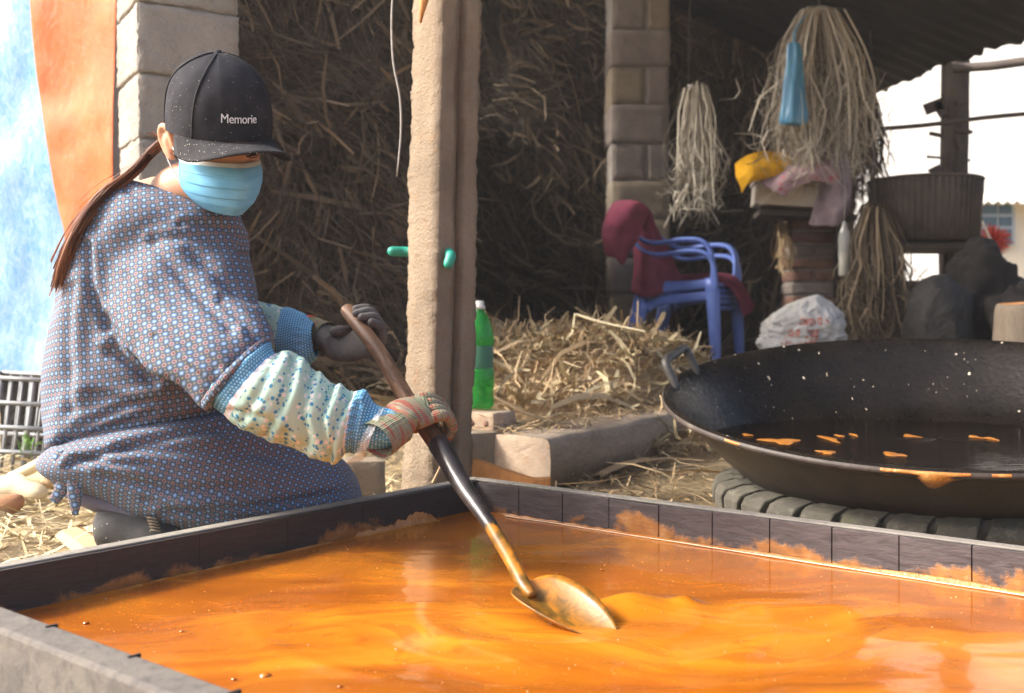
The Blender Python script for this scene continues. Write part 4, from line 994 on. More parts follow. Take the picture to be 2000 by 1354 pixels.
def cloth(name, label, cat, rows, mat, th=0.012, amp=0.012, sc=9.0, seed=0.0, k=5, group=None):
    """thick draped cloth through rows of world points"""
    R1 = [crom([tuple(p) for p in r], k) for r in rows]
    cols = list(zip(*R1)); C2 = [crom(list(c), k) for c in cols]; rows2 = list(zip(*C2))
    nr, nc = len(rows2), len(rows2[0]); V1 = []
    for i, r in enumerate(rows2):
        for j, q in enumerate(r):
            q = Vector(q); d = amp * (nz(q, sc, seed) + 0.5 * nz(q, sc * 2.7, seed + 4)) ; V1.append(q + Vector((0.3 * d, -d, 0.4 * d)))
    mb = MB(); mb.add(V1, grid_faces(nr, nc, False)); o = mb.build(name, mat)
    m = o.modifiers.new('thickness', 'SOLIDIFY'); m.thickness = th; m.offset = 0
    s = o.modifiers.new('soft', 'SUBSURF'); s.levels = 1; s.render_levels = 1
    return tag(o, label, cat, group)
d0 = 5.92
cloth('maroon_towel', 'maroon towel folded over the back and seat of the blue chairs', 'towel',
      [[P(1183, 500, d0 - .05), P(1200, 508, d0 - .12), P(1215, 520, d0 - .1), P(1218, 500, d0 - 0.05)],
       [P(1178, 445, d0), P(1195, 440, d0 - .14), P(1222, 452, d0 - .15), P(1245, 470, d0 - .08)],
       [P(1198, 398, d0 + .05), P(1222, 395, d0 - .06), P(1248, 400, d0 - .1), P(1268, 412, d0 + .0)],
       [P(1225, 408, d0 + .2), P(1245, 412, d0 + .1), P(1268, 430, d0 + .02), P(1285, 450, d0 + .14)],
       [P(1238, 510, d0 + .1), P(1262, 500, d0 - 0.02), P(1282, 500, d0 - .02), P(1312, 500, d0 + .12)],
       [P(1232, 572, d0 + .06), P(1258, 580, d0 - .04), P(1285, 578, d0 - .04), P(1335, 556, d0 + .1)]], M['maroon'], 0.02, 0.02, 8.0, 2.0)
cloth('maroon_towel', 'end of the maroon towel trailing off the chair seat', 'towel',
      [[P(1300, 552, d0 + .12), P(1305, 546, d0 + .22), P(1310, 540, d0 + .32)],
       [P(1375, 552, d0 + .0), P(1385, 540, d0 + .12), P(1392, 535, d0 + .28)],
       [P(1422, 558, d0 - .04), P(1428, 548, d0 + .08), P(1432, 540, d0 + .2)],
       [P(1440, 590, d0 + .0), P(1452, 575, d0 + .08), P(1452, 560, d0 + .18)],
       [P(1452, 618, d0 + .02), P(1466, 612, d0 + .08), P(1474, 598, d0 + .14)]], M['maroon'], 0.018, 0.012, 9.0, 6.0)

t_end = bpy.data.objects['maroon_towel.001']; t_end.name = 'towel_end'; t_end.parent = bpy.data.objects['maroon_towel']
for k_ in ('label', 'category'): del t_end[k_]

# ================================================================ hanging raffia, bags, cloths, box
def raffia(name, label, top, w, l, n, d, seed, wid=0.012, spread=1.0, mat='raffia', tangled=0.3, cat='raffia bundle', splay=1.0):
    rg = np.random.default_rng(seed); Vs, Fs, Ts = [], [], []; off = 0; K = 9
    for i in range(n):
        s = rg.choice([-1, 1]); a = abs(rg.normal()) * 0.5 + 0.25; L = l * (0.55 + 0.5 * rg.random()); ww = wid * (0.3 + 1.6 * rg.random() ** 2)
        yj = rg.normal() * 0.05; p = np.array([top.x + rg.normal() * 0.015, top.y + yj * 0.3, top.z + rg.normal() * 0.012])
        vx = s * w * min(1.6, a) * splay; jig = rg.random(4) * 6.28; tn = tangled * rg.random() ** 2
        pts = []
        for k in range(K + 1):
            t = k / K
            x = p[0] + vx * (1 - math.exp(-4.2 * t)) + 0.02 * math.sin(4 * t + jig[0]) * t + tn * t * t * math.sin(11 * t + jig[1]) * 0.13
            z = p[2] + 0.05 * math.sin(min(1, t * 6) * math.pi) * (1 if t < 0.17 else 0) - L * t ** 1.15 + tn * 0.08 * t * math.sin(9 * t + jig[2])
            y = p[1] + yj * t * 2.0 + 0.03 * math.sin(3 * t + jig[3]) * t
            pts.append((x, y, z))
        pts = np.array(pts); ang = rg.random() * 3.14; sd = np.array([math.cos(ang), math.sin(ang) * 0.8, 0.15])
        for k in range(K + 1):
            sd2 = sd * (ww / 2 * (0.4 if k == K else 1)); Vs += [pts[k] - sd2, pts[k] + sd2]
        Fs += [(off + 2 * k, off + 2 * k + 1, off + 2 * k + 3, off + 2 * k + 2) for k in range(K)]; Ts += [rg.random()] * (2 * K + 2); off += 2 * K + 2
    root = empty(name, tuple(top), label, cat)
    ne = n // 2; px_ = top.x + rg.normal(size=ne) * w * 0.95; pz_ = top.z - l * (0.45 + 0.5 * rg.random(ne)); py_ = top.y - 0.05 + rg.normal(size=ne) * 0.06
    dd_ = rg.normal(size=(ne, 3)) + np.array([0, 0, -0.7]); ev, ef, et = fibres(ne, np.stack([px_, py_, pz_], 1), dd_, l * (0.06 + 0.22 * rg.random(ne)), wid * (0.4 + 0.8 * rg.random(ne)), 1.1)
    st = fibre_object('strands', [(np.array(Vs), np.array(Fs), np.array(Ts), 0), (ev, ef, et, 0)], [M[mat]], root); st['kind'] = 'stuff'
    return root
r1 = raffia('raffia_bundle', 'small pale raffia bundle hanging before the block column', P(1358, 172, 5.75), 0.085, 0.72, 150, 5.75, 4, 0.0075, tangled=1.3)
MB().add(*ball_tube([P(1345, 168, 5.75), P(1358, 172, 5.73), P(1378, 176, 5.75)], [0.008, 0.012, 0.008], 8, 3)).build('hook', M['wire'], r1)
MB().add(*tube([P(1345, 168, 5.75), P(1346, 60, 5.85), P(1350, -60, 5.95)], 0.003, 5)).build('cord', M['post'], r1)
r2 = raffia('raffia_bundle', 'large pale raffia bundle hanging from the roof over the box', P(1598, 22, 5.6), 0.19, 0.92, 520, 5.6, 9, 0.0075, tangled=1.8)
MB().add(*ball_tube([P(1580, 30, 5.6), P(1600, 18, 5.58), P(1632, 22, 5.6)], [0.012, 0.018, 0.012], 8, 3)).build('hook', M['wire'], r2)
MB().add(*tube([P(1600, 18, 5.6), P(1602, -60, 5.65), P(1604, -220, 5.7)], 0.004, 5)).build('cord', M['post'], r2)
r3 = raffia('straw_bundle', 'dark shaggy straw bundle hanging beside the woven basket', P(1712, 400, 5.5), 0.13, 0.72, 300, 5.5, 21, 0.009, mat='straw_hang', tangled=0.35, cat='straw bundle')  if False else None
M['straw_hang'] = m_straw('straw_hang', (0.05, 0.036, 0.024), (0.24, 0.175, 0.11))
r3 = raffia('straw_bundle', 'dark shaggy straw bundle hanging beside the woven basket', P(1708, 405, 5.5), 0.12, 0.72, 420, 5.5, 21, 0.008, mat='straw_hang', tangled=0.9, cat='straw bundle')
MB().add(*tube([P(1708, 410, 5.5), P(1706, 250, 5.6), P(1700, 60, 5.7)], 0.004, 5)).build('cord', M['post'], r3)
r4 = raffia('straw_fringe', 'thin dark straw fringe hanging against the bright opening', P(1690, 165, 6.6), 0.055, 0.75, 170, 6.6, 31, 0.008, mat='straw_shade_tone', tangled=0.5, cat='straw fringe')
MB().add(*tube([P(1690, 168, 6.6), P(1690, 60, 6.62)], 0.004, 5)).build('cord', M['post'], r4)
r5 = raffia('straw_wisp', 'small wisp of cane leaf hanging on the brick pier', P(1526, 445, 6.0), 0.03, 0.28, 22, 6.0, 41, 0.012, mat='straw', tangled=0.3, cat='straw')

# blue film bag hanging on the large bundle
bag = empty('blue_bag', tuple(P(1550, 160, 5.4)), 'crumpled blue plastic film bag hanging on the large raffia bundle', 'bag')
mb = MB(); secs = []
for i, (y, l, r_) in enumerate(crom([(84, 1541, 1561), (100, 1537, 1566), (130, 1534, 1567), (170, 1530, 1569), (205, 1526, 1573), (232, 1524, 1577), (243, 1528, 1572)], 4)):
    c = P((l + r_) / 2, y, 5.4); a = (r_ - l) / 2 / F * 5.4; n = 26; ring = []
    for j in range(n):
        th = 2 * math.pi * j / n; k = 1 + 0.22 * nz((math.cos(th) * 1.5, math.sin(th) * 1.5, y * 0.01), 1.6) + 0.12 * math.sin(5 * th + y * 0.02)
        ring.append(c + Vector((a * k * math.cos(th), a * 0.55 * k * math.sin(th), 0.012 * nz((th, y * 0.01, 0), 2.0) * (i > 18))))
    secs.append(ring)
v, f, uv = loft(secs); mb.add(v, f, 0, uv); mb.build('film', M['blue_film'], bag)
MB().add(*tube([P(1551, 92, 5.4), P(1553, 60, 5.45), P(1575, 30, 5.55)], 0.006, 6, k=3)).build('knot', M['blue_film'], bag)

# box with cloths
box_d = 5.75
bx = empty('foam_box', tuple(P(1542, 405, box_d)), 'dirty cream foam box tilted on the pier under the cloths', 'box')
cb = P(1541, 381, box_d); rotb = Matrix.Rotation(R(4), 3, 'Y') @ rotz(R(-6)); mb = MB()
mb.add(*box(cb + Vector((0, 0.11, 0)), (0.33, 0.22, 0.115), rotb), smooth=False); bevel(mb.build('box_body', M['foam_box'], bx), 0.006)
mb = MB(); mb.add(*box(cb + Vector((0, 0.11, 0.066)), (0.345, 0.235, 0.016), rotb), smooth=False); bevel(mb.build('box_rim', M['foam_box'], bx), 0.004)
shelf = empty('shelf_board', tuple(P(1560, 420, 5.9)), 'dark board on the brick pier carrying the foam box', 'shelf')
mb = MB(); mb.add(*box(P(1570, 424, 5.95), (0.52, 0.3, 0.03), rotb), smooth=False).build('board', M['post'], shelf)
cloth('yellow_cloth', 'mustard yellow cloth spilling over the left end of the foam box', 'cloth',
      [[P(1436, 318, 5.62), P(1440, 345, 5.55), P(1444, 360, 5.55), P(1448, 380, 5.56)],
       [P(1470, 300, 5.66), P(1470, 322, 5.54), P(1470, 342, 5.52), P(1462, 360, 5.53)],
       [P(1505, 296, 5.74), P(1505, 318, 5.60), P(1505, 338, 5.56), P(1500, 348, 5.56)],
       [P(1555, 302, 5.80), P(1556, 316, 5.70), P(1555, 328, 5.62), P(1552, 336, 5.60)],
       [P(1612, 308, 5.84), P(1614, 314, 5.74), P(1612, 320, 5.68), P(1606, 326, 5.66)]], M['yellow'], 0.008, 0.018, 10.0, 1.0)
cloth('flowered_cloth', 'pink flowered cloth bunched over the front of the foam box', 'cloth',
      [[P(1482, 352, 5.60), P(1500, 368, 5.53), P(1530, 382, 5.52), P(1545, 372, 5.53)],
       [P(1510, 332, 5.64), P(1535, 346, 5.53), P(1552, 358, 5.52), P(1568, 360, 5.52)],
       [P(1560, 318, 5.66), P(1580, 332, 5.54), P(1592, 345, 5.53), P(1600, 352, 5.53)],
       [P(1605, 310, 5.70), P(1622, 322, 5.56), P(1636, 336, 5.54), P(1636, 362, 5.54)]], M['pink'], 0.008, 0.02, 11.0, 3.0)
cloth('lilac_cloth', 'dusty lilac cloth heaped behind and hanging down the right side of the box', 'cloth',
      [[P(1540, 288, 5.86), P(1575, 276, 5.76), P(1610, 275, 5.72), P(1640, 280, 5.74)],
       [P(1548, 306, 5.80), P(1590, 294, 5.68), P(1630, 296, 5.62), P(1658, 315, 5.66)],
       [P(1600, 350, 5.70), P(1622, 345, 5.58), P(1645, 352, 5.54), P(1664, 372, 5.60)],
       [P(1596, 390, 5.70), P(1615, 385, 5.58), P(1640, 395, 5.54), P(1660, 405, 5.60)],
       [P(1582, 438, 5.70), P(1600, 440, 5.60), P(1625, 446, 5.58), P(1645, 440, 5.62)]], M['lilac'], 0.008, 0.03, 9.0, 5.0)

# brick pier
pier = empty('brick_pier', tuple(P(1577, 690, 6.05).xy) + (0.2,), 'old mortar smeared brick pier behind the white sack', 'pier')
pc = P(1577, 616, 6.1); z = 0.18; k = 0; MB().add(*box((pc.x, pc.y, 0.62), (0.225, 0.225, 0.88)), smooth=False).build('mortar_core', M['mortar'], pier)
while z < 1.02:
    parts = [(-0.062, 0.122), (0.062, 0.122)] if k % 2 else [(0.0, 0.245)]
    for ox, ww in parts:
        MB().add(*rough_box((pc.x + ox + 0.004 * math.sin(k * 3), pc.y, z + 0.032), (ww - 0.006, 0.245, 0.06), None, 0.006, 30, 3, k * 2.1 + ox * 9)).build('brick', M['brick_dark'] if (k * 7) % 3 else M['block_c'], pier)
    z += 0.073; k += 1

# clear bottle hung by its neck
cbt = empty('clear_bottle', tuple(P(1648, 540, 5.5)), 'dusty clear plastic bottle hanging upright beside the brick pier', 'bottle')
c = P(1649, 540, 5.5); prof = [(0.0, 0.0), (0.026, 0.0), (0.03, 0.01), (0.029, 0.09), (0.031, 0.10), (0.031, 0.2), (0.026, 0.235), (0.013, 0.262), (0.012, 0.285)]
mb = MB(); v, f, uv = lathe(prof, 22, c); mb.add(v, f); mb.build('bottle_body', M['clear'], cbt)
mb = MB(); v, f, uv = lathe([(0.0, 0.002), (0.025, 0.003), (0.0275, 0.012), (0.0265, 0.12), (0.0, 0.125)], 22, c); mb.add(v, f); mb.build('murky_water', M['straw_water'] if 'straw_water' in M else plain('murky_water', (0.34, 0.29, 0.2), 0.2, 0.3), cbt)
MB().add(*tube([c + Vector((0, 0, 0.28)), c + Vector((0.01, 0.02, 0.45)), c + Vector((0.02, 0.1, 0.9))], 0.003, 5)).build('cord', M['wire'], cbt)

# white sack with red print
sack = empty('woven_sack', tuple(P(1560, 690, 5.3)), 'slumped white woven sack with red print behind the iron pan', 'sack')
sc = P(1562, 690, 5.3); mb = MB(); secs = []
def sack_pt(th, t):
    k = 1 + 0.14 * nz((math.cos(th), math.sin(th), t * 2), 1.9, 3.0) - 0.22 * abs(nz((math.cos(th) * 1.5, math.sin(th) * 1.5, t * 3), 2.4, 8.0)) - 0.10 * abs(nz((math.cos(th) * 3, math.sin(th) * 3, t * 7), 2.4, 2.0)) + 0.08 * nz((math.cos(th) * 2, math.sin(th) * 2, t * 5), 1.5) - 0.05 * abs(math.sin(3.5 * th + 5 * t)) * t
    a = 0.235 * (1 - 0.10 * t - 0.62 * max(0, (t - 0.55) / 0.45) ** 2.2); b = 0.17 * (1 - 0.5 * max(0, (t - 0.5) / 0.5) ** 2)
    return Vector((sc.x + 0.03 * t + a * k * math.cos(th), sc.y + b * k * math.sin(th), sc.z - 0.06 + t * 0.335 + 0.02 * math.cos(th) * t))
for i in range(70):
    t = i / 69; secs.append([sack_pt(2 * math.pi * j / 130, t) for j in range(130)])
v, f, uv = loft(secs); mb.add(v, f, 0, uv); mb.build('sack_body', M['sack'], sack)
def print_row(t0, th0, th1, n, h, arc):
    for i in range(n):
        mb = MB(); a0 = th0 + (th1 - th0) * i / n; a1 = a0 + (th1 - th0) / n * 0.72; tt = t0 + arc * ((i + 0.5) / n - 0.5) ** 2
        q = lambda a, t: sack_pt(a, t) + (sack_pt(a, t) - Vector((sc.x, sc.y, sack_pt(a, t).z))).normalized() * 0.0025
        st = (a1 - a0) * 0.3
        strokes = [((a0, tt), (a0 + st, tt + h)), ((a1 - st, tt), (a1, tt + h))] if i % 3 else [((a0, tt), (a0 + st, tt + h))]
        bars = [(tt + h * 0.36, h * 0.24)] if i % 2 else [(tt + h * 0.76, h * 0.24), (tt, h * 0.24)]
        def quad(a, b, t, u_): mb.add([q(a, t), q(b, t), q(b, u_), q(a, u_)], [(0, 1, 2, 3)], smooth=False)
        for (p0_, p1_) in strokes: quad(p0_[0], p1_[0], p0_[1], p1_[1])
        for b0, bh in bars: quad(a0 + st * 1.02, (a1 - st * 1.02) if i % 3 else a1, b0, b0 + bh)
        mb.build('printed_letter', M['red_print'], sack)
print_row(0.60, R(252), R(292), 6, 0.10, 0.1); print_row(0.44, R(236), R(256), 3, 0.10, 0.1); print_row(0.42, R(262), R(280), 3, 0.12, 0.0); print_row(0.24, R(230), R(278), 9, 0.10, 0.5)

# ================================================================ right: basket, post, poles, pots, the bright yard
bk = empty('woven_basket', tuple(P(1805, 470, 5.7)), 'large dark woven bamboo basket on a stand at the right', 'basket')
c = P(1806, 472, 5.7); Rb = 0.29
mb = MB(); v, f, uv = lathe([(0.0, 0.006), (Rb * 0.93, 0.0), (Rb * 0.955, 0.12), (Rb * 0.985, 0.24), (Rb, 0.325), (Rb * 0.985, 0.326), (Rb * 0.93, 0.06), (0.0, 0.03)], 60, c); mb.add(v, f); mb.build('basket_wall', M['basket'], bk)
for i in range(56):
    a = 2 * math.pi * i / 56; d_ = Vector((math.cos(a), math.sin(a), 0)); mb = MB()
    mb.add(*tube([c + d_ * (Rb * 0.935 + 0.001) + Vector((0, 0, 0.004)), c + d_ * (Rb * 0.99 + 0.001) + Vector((0, 0, 0.24)), c + d_ * (Rb + 0.003) + Vector((0, 0, 0.322))], 0.010, 6, flat=0.4, up=(-d_.y, d_.x, 0))); mb.build('slat', M['basket'], bk)
mb = MB(); mb.add(*tube([c + Vector((Rb * 1.005 * math.cos(t), Rb * 1.005 * math.sin(t), 0.325)) for t in np.linspace(0, 2 * math.pi, 61)], 0.009, 8, cap=False)); mb.build('rim', M['basket'], bk)
st = empty('work_stand', tuple(P(1805, 640, 5.75)), 'dark timber stand carrying the woven basket', 'stand')
ctop = P(1800, 478, 5.75)
MB().add(*box(ctop + Vector((0, 0.05, -0.018)), (0.62, 0.55, 0.028)), smooth=False).build('top', M['post'], st)
for sx in (-1, 1):
    for sy in (-1, 1): MB().add(*box((ctop.x + sx * 0.27, ctop.y + 0.05 + sy * 0.23, 0.5), (0.05, 0.05, 0.72)), smooth=False).build('leg', M['post'], st)
MB().add(*box((ctop.x - 0.02, ctop.y + 0.30, 0.45), (0.5, 0.02, 0.5)), smooth=False).build('back_board', M['post'], st)

pp = empty('shed_post', tuple(P(1862, 700, 6.1).xy) + (0.15,), 'dark wooden shed post with nailed scraps in the bright opening', 'post')
pcx = P(1862, 616, 6.1); mb = MB(); secs = []
for i in range(30):
    z = 0.1 + 1.92 * i / 29; secs.append([Vector((pcx.x + 0.012 * (z - 1.0) + a * (0.062 + 0.006 * nz((a, b, z), 4)), pcx.y + b * 0.05, z)) for a, b in ((-1, -1), (0, -1.05), (1, -1), (1.05, 0), (1, 1), (0, 1.05), (-1, 1), (-1.05, 0))])
mb.add(*loft(secs)); mb.build('shaft', M['post'], pp)
def scrap(x0, y0, x1, y1, w, d=6.02, name='nailed_scrap'):
    a, b = P(x0, y0, d), P(x1, y1, d); dr = (b - a).normalized(); up = Vector((-dr.z, 0, dr.x)); mb = MB(); w = w / F * d / 2
    V_ = [a - up * w, b - up * w, b + up * w, a + up * w]; V_ = V_ + [p + Vector((0, 0.02, 0)) for p in V_]
    mb.add(V_, [(0, 1, 2, 3), (7, 6, 5, 4), (0, 4, 5, 1), (1, 5, 6, 2), (2, 6, 7, 3), (3, 7, 4, 0)], smooth=False); mb.build(name, M['post'], pp)
scrap(1808, 214, 1850, 198, 22); scrap(1868, 190, 1892, 186, 28); scrap(1830, 200, 1845, 225, 16); scrap(1817, 260, 1842, 265, 7); scrap(1868, 254, 1900, 258, 7); scrap(1812, 306, 1845, 308, 4); scrap(1868, 312, 1896, 313, 4); scrap(1818, 338, 1838, 328, 16); scrap(1870, 262, 1880, 292, 12); scrap(1869, 328, 1876, 336, 12)
def pole(name, label, a, b, r, cat='pole'):
    mb = MB(); mb.add(*tube([a, a.lerp(b, 0.33) + Vector((0, 0, -0.006)), a.lerp(b, 0.66) + Vector((0, 0, 0.004)), b], r, 8, k=4)); return tag(mb.build(name, M['post']), label, cat)
pole('bamboo_pole', 'thin bamboo pole tied across the dark shed post', P(1690, 254, 6.0), P(2060, 218, 5.9), 0.013)
pole('roof_beam', 'dark beam running from the shed post under the eave', P(1862, 133, 6.05), P(2090, 114, 5.7), 0.026, 'beam')

def pot(label, name, prof_px, x, d, mat, cat, amp=0.02, zlow=0.16):
    mb = MB(); secs = []
    for i, (y, hw) in enumerate(crom(prof_px, 8)):
        c = P(x, y, d); a = hw / F * d; c.z = max(c.z, zlow)
        secs.append([c + Vector((a * (1 + amp * 3 * nz((math.cos(t), math.sin(t), y * 0.012), 1.3, x) + amp * 1.5 * nz((math.cos(t) * 2, math.sin(t) * 2, y * 0.03), 1.7, x)) * math.cos(t), a * 0.85 * math.sin(t), 0)) for t in [2 * math.pi * j / 72 for j in range(72)]])
    v, f, uv = loft(secs); v = [p + (p - P(x, 640, d)).normalized() * (amp * 0.8 * nz(p, 7.0) + amp * 0.5 * nz(p, 18.0)) for p in v]; mb.add(v, f, 0, uv); return tag(mb.build(name, mat), label, cat)
pot('soot black round pot standing behind the iron pan', 'black_pot', [(720, 58), (690, 64), (640, 66), (590, 60), (560, 44), (542, 22), (537, 3)], 1834, 4.7, M['pot'], 'pot', 0.025)
pot('tall soot grey boulder leaning beside the black pot', 'boulder', [(730, 84), (680, 86), (620, 82), (560, 74), (520, 62), (495, 44), (480, 22), (474, 4)], 1915, 4.9, M['stone'], 'rock', 0.07)
pot('smaller dark boulder at the edge behind the stump', 'boulder', [(730, 70), (680, 74), (620, 70), (580, 56), (552, 34), (540, 5)], 2010, 4.6, M['stone'], 'rock', 0.07)
stump = empty('wood_stump', tuple(P(1990, 700, 4.2)), 'pale split wood stump behind the iron pan at the edge', 'stump')
mb = MB(); secs = []
for i, (y, hw) in enumerate(crom([(720, 60), (680, 57), (640, 54), (606, 52), (596, 48)], 4)):
    c = P(2002, y, 4.2); a = hw / F * 4.2; secs.append([c + Vector((a * (1 + 0.06 * math.sin(7 * t) + 0.05 * nz((math.cos(t), math.sin(t), 0), 2.0)) * math.cos(t), a * math.sin(t), 0.012 * nz((math.cos(t), math.sin(t), 0), 1.5) * (i > 13))) for t in [2 * math.pi * j / 48 for j in range(48)]])
v, f, uv = loft(secs); mb.add(v, f[:-1], 0, uv[:-1]); mb.build('bark', M['stump'], stump)
mb = MB(); rg_ = [p + Vector((0, 0, 0.001)) for p in secs[-1]]; cc = sum(rg_, Vector()) / len(rg_); mb.add(rg_ + [cc + Vector((0, 0, 0.012))], [(j, (j + 1) % 48, 48) for j in range(48)]); mb.build('cut_top', M['raw_wood'], stump)

# the yard beyond: whitewashed building, low house with window, red ornament
hs = empty('white_building', (9.5, 16, 0), 'bright whitewashed building wall beyond the shed', 'building')
MB().add(*box((9.6, 16.5, 3.2), (12.0, 0.3, 8.6), rotz(R(-32))), smooth=False).build('wall', M['white_wall'], hs)
lh = empty('low_house', tuple(P(1960, 616, 10).xy) + (0,), 'low cream house with corrugated roof edge and blue window', 'house')
dq = 10.5; q0 = P(1908, 396, dq); q1 = P(2100, 640, dq)
MB().add(*box(((q0.x + q1.x) / 2 + 0.3, dq + 0.4, (q0.z - 0.2) / 2), (q1.x - q0.x + 0.6, 0.6, q0.z + 0.2)), smooth=False).build('wall', M['cream'], lh)
mb = MB(); V_ = []
for th in (0, 0.012):
    for yy, zz_ in ((dq - 0.12, q0.z - 0.02), (dq + 0.75, q0.z + 0.16)):
        for i in range(121): x = q0.x - 0.25 + 1.9 * i / 120; V_.append((x, yy, zz_ + th + 0.018 * math.sin(i * 2 * math.pi / 6)))
mb.add(V_, [(j, j + 1, 122 + j, 121 + j) for j in range(120)] + [(242 + j, 363 + j, 364 + j, 243 + j) for j in range(120)] + [(j, 242 + j, 243 + j, j + 1) for j in range(120)]); mb.build('corrugated_roof', M['sheet'], lh)
win = MB().add(*box(P(1945, 440, dq + 0.085), (0.36, 0.06, 0.40)), smooth=False).build('window', M['frame'], lh)
for (x0, y0, x1, y1) in ((1914, 396, 1947, 418), (1952, 396, 1976, 418), (1914, 424, 1947, 442), (1952, 424, 1976, 442), (1914, 448, 1976, 478)):
    a, b = P(x0, y0, dq + 0.048), P(x1, y1, dq + 0.048); MB().add(*box((a + b) / 2, (b.x - a.x, 0.012, a.z - b.z)), smooth=False).build('pane', M['pane'], win)
tn = empty('red_ornament', tuple(P(1940, 500, 7.0)), 'spiky red ornament on a stick by the low house window', 'ornament')
n = 260; pc_ = P(1940, 470, 7.0); dd = RNG.normal(size=(n, 3)); dd /= np.linalg.norm(dd, axis=1, keepdims=True)
pos = np.array(pc_)[None] + dd * (0.05 + 0.035 * RNG.random((n, 1))); v_, f_, t_ = fibres(n, pos, dd, 0.07 + 0.03 * RNG.random(n), np.full(n, 0.008), 0.5)
o_ = fibre_object('spikes', [(v_, f_, t_, 0)], [M['tinsel']], tn); o_['kind'] = 'stuff'
MB().add(*tube([P(1918, 432, 6.95), P(1975, 560, 6.9), P(1995, 640, 6.9)], 0.009, 6)).build('stick', M['cane'], tn)

# ================================================================ left: tarps, crate, cane scraps
def tarp(name, label, rows, mat, th, seed, amp=0.03):
    return cloth(name, label, 'tarp', rows, mat, th, amp, 3.0, seed, 8)
td = 3.75
tarp('blue_tarp', 'crinkled blue and white tarp hanging at the left edge', [
    [P(-180, -120, 4.2), P(-60, -120, 4.05), P(70, -120, 3.9)], [P(-180, 200, 4.2), P(-50, 200, 4.02), P(90, 200, 3.86)],
    [P(-180, 480, 4.2), P(-30, 480, 4.0), P(150, 480, 3.8)], [P(-180, 690, 4.15), P(-20, 728, 3.95), P(180, 800, 3.72)]], M['tarp_blue'], 0.004, 1.0, 0.05)
e0 = [P(-180, 690, 4.13), P(-90, 705, 4.03), P(-20, 729, 3.93), P(60, 757, 3.82), P(130, 784, 3.74), P(180, 803, 3.70)]
MB().add(*tube(e0, 0.012, 8, k=5, flat=0.5)).build('hem', M['tarp_orange'], bpy.data.objects['blue_tarp'])
tarp('orange_tarp', 'orange tarp strip hanging beside the rough block column', [
    [P(52, -120, 3.55), P(140, -120, 3.5), P(232, -120, 3.42)], [P(66, 100, 3.55), P(145, 100, 3.49), P(226, 100, 3.42)], [P(88, 260, 3.53), P(150, 260, 3.48), P(222, 260, 3.41)],
    [P(112, 400, 3.51), P(160, 400, 3.46), P(222, 400, 3.40)], [P(128, 480, 3.50), P(170, 490, 3.45), P(222, 500, 3.40)], [P(133, 700, 3.5), P(172, 700, 3.45), P(222, 700, 3.40)]], M['tarp_orange'], 0.004, 5.0, 0.03)

cr = empty('plastic_crate', tuple(P(50, 915, 3.5).xy) + (0,), 'grey plastic lattice crate lying under the blue tarp', 'crate')
def cpt_(a, b): return P(-60 + 190 * a - 24 * b, 735 + 190 * b + 10 * a, 3.5 - 0.10 * a - 0.05 * b)
def bar(a0, b0, a1, b1, r, dy=0.0, name='lattice_bar'):
    MB().add(*tube([cpt_(a0, b0) + Vector((0, dy, 0)), cpt_(a1, b1) + Vector((0, dy, 0))], r, 4, flat=0.8)).build(name, M['crate'], cr)
for i in range(10): bar(i / 9, 0, i / 9, 1, 0.0055 if i % 3 else 0.009)
for b in (0.0, 0.25, 0.5, 0.75, 1.0): bar(0, b, 1, b, 0.008, -0.004)
for i in range(10): bar(i / 9, 0, i / 9, 1, 0.006, 0.22)
for b in (0.0, 0.33, 0.66, 1.0): bar(0, b, 1, b, 0.008, 0.22)
MB().add(*box(cpt_(0.5, 0.5) + Vector((0, 0.30, -0.02)), (0.36, 0.01, 0.36)), smooth=False).build('rear_panel', M['pot'], cr)
for a in (0, 1):
    for b in (0, 0.5, 1): MB().add(*tube([cpt_(a, b), cpt_(a, b) + Vector((0, 0.22, 0))], 0.007, 4)).build('cross_bar', M['crate'], cr)
def scrapthing(name, label, cat, pts, rad, mat, n=12):
    mb = MB(); mb.add(*ball_tube(pts, rad, n, 4)); o = mb.build(name, mat)
    for v in o.data.vertices: v.co += Vector((1, 0, 1)) * (0.010 * nz(v.co, 16) + 0.006 * nz(v.co, 40))
    return tag(o, label, cat)
scrapthing('cane_root', 'fat pale peeled cane root lying on the straw at the left', 'cane', [gpt(-20, 960, 0.04), gpt(30, 955, 0.045), gpt(70, 965, 0.035)], [0.03, 0.038, 0.025], M['cane'])
scrapthing('cane_stalk', 'long pale cane stalk leaning across the crate foot', 'cane', [gpt(20, 935, 0.05), P(65, 912, 2.9), P(112, 886, 2.9)], [0.016, 0.015, 0.013], M['cane'])
scrapthing('clay_shard', 'orange clay shard by the cane root', 'shard', [gpt(-15, 985, 0.03), gpt(22, 985, 0.03)], [0.03, 0.026], M['brick'])
scrapthing('cane_root', 'brown cane root end near the tied bow', 'cane', [gpt(72, 935, 0.03), gpt(104, 940, 0.03)], [0.028, 0.022], M['plank'])
stick('flat split plank lying on the straw behind the tray', [gpt(135, 1040, 0.03), gpt(165, 1060, 0.03), gpt(190, 1082, 0.03)], [0.03, 0.034, 0.03], 0.5, M['plank'])
gw = empty('green_weed', tuple(gpt(50, 900)), 'small green weed sprouting by the crate', 'weed')
n = 12; base = np.array(P(55, 885, 3.2)); dd = np.stack([RNG.normal(size=n) * 0.5, RNG.normal(size=n) * 0.3, 0.5 + RNG.random(n)], 1); v_, f_, t_ = fibres(n, base[None] + dd * 0.03 + RNG.normal(size=(n, 3)) * 0.012, dd, 0.03 + 0.025 * RNG.random(n), np.full(n, 0.006), 0.8)
fibre_object('leaves', [(v_, f_, t_, 0)], [M['leaf']], gw)['kind'] = 'stuff'
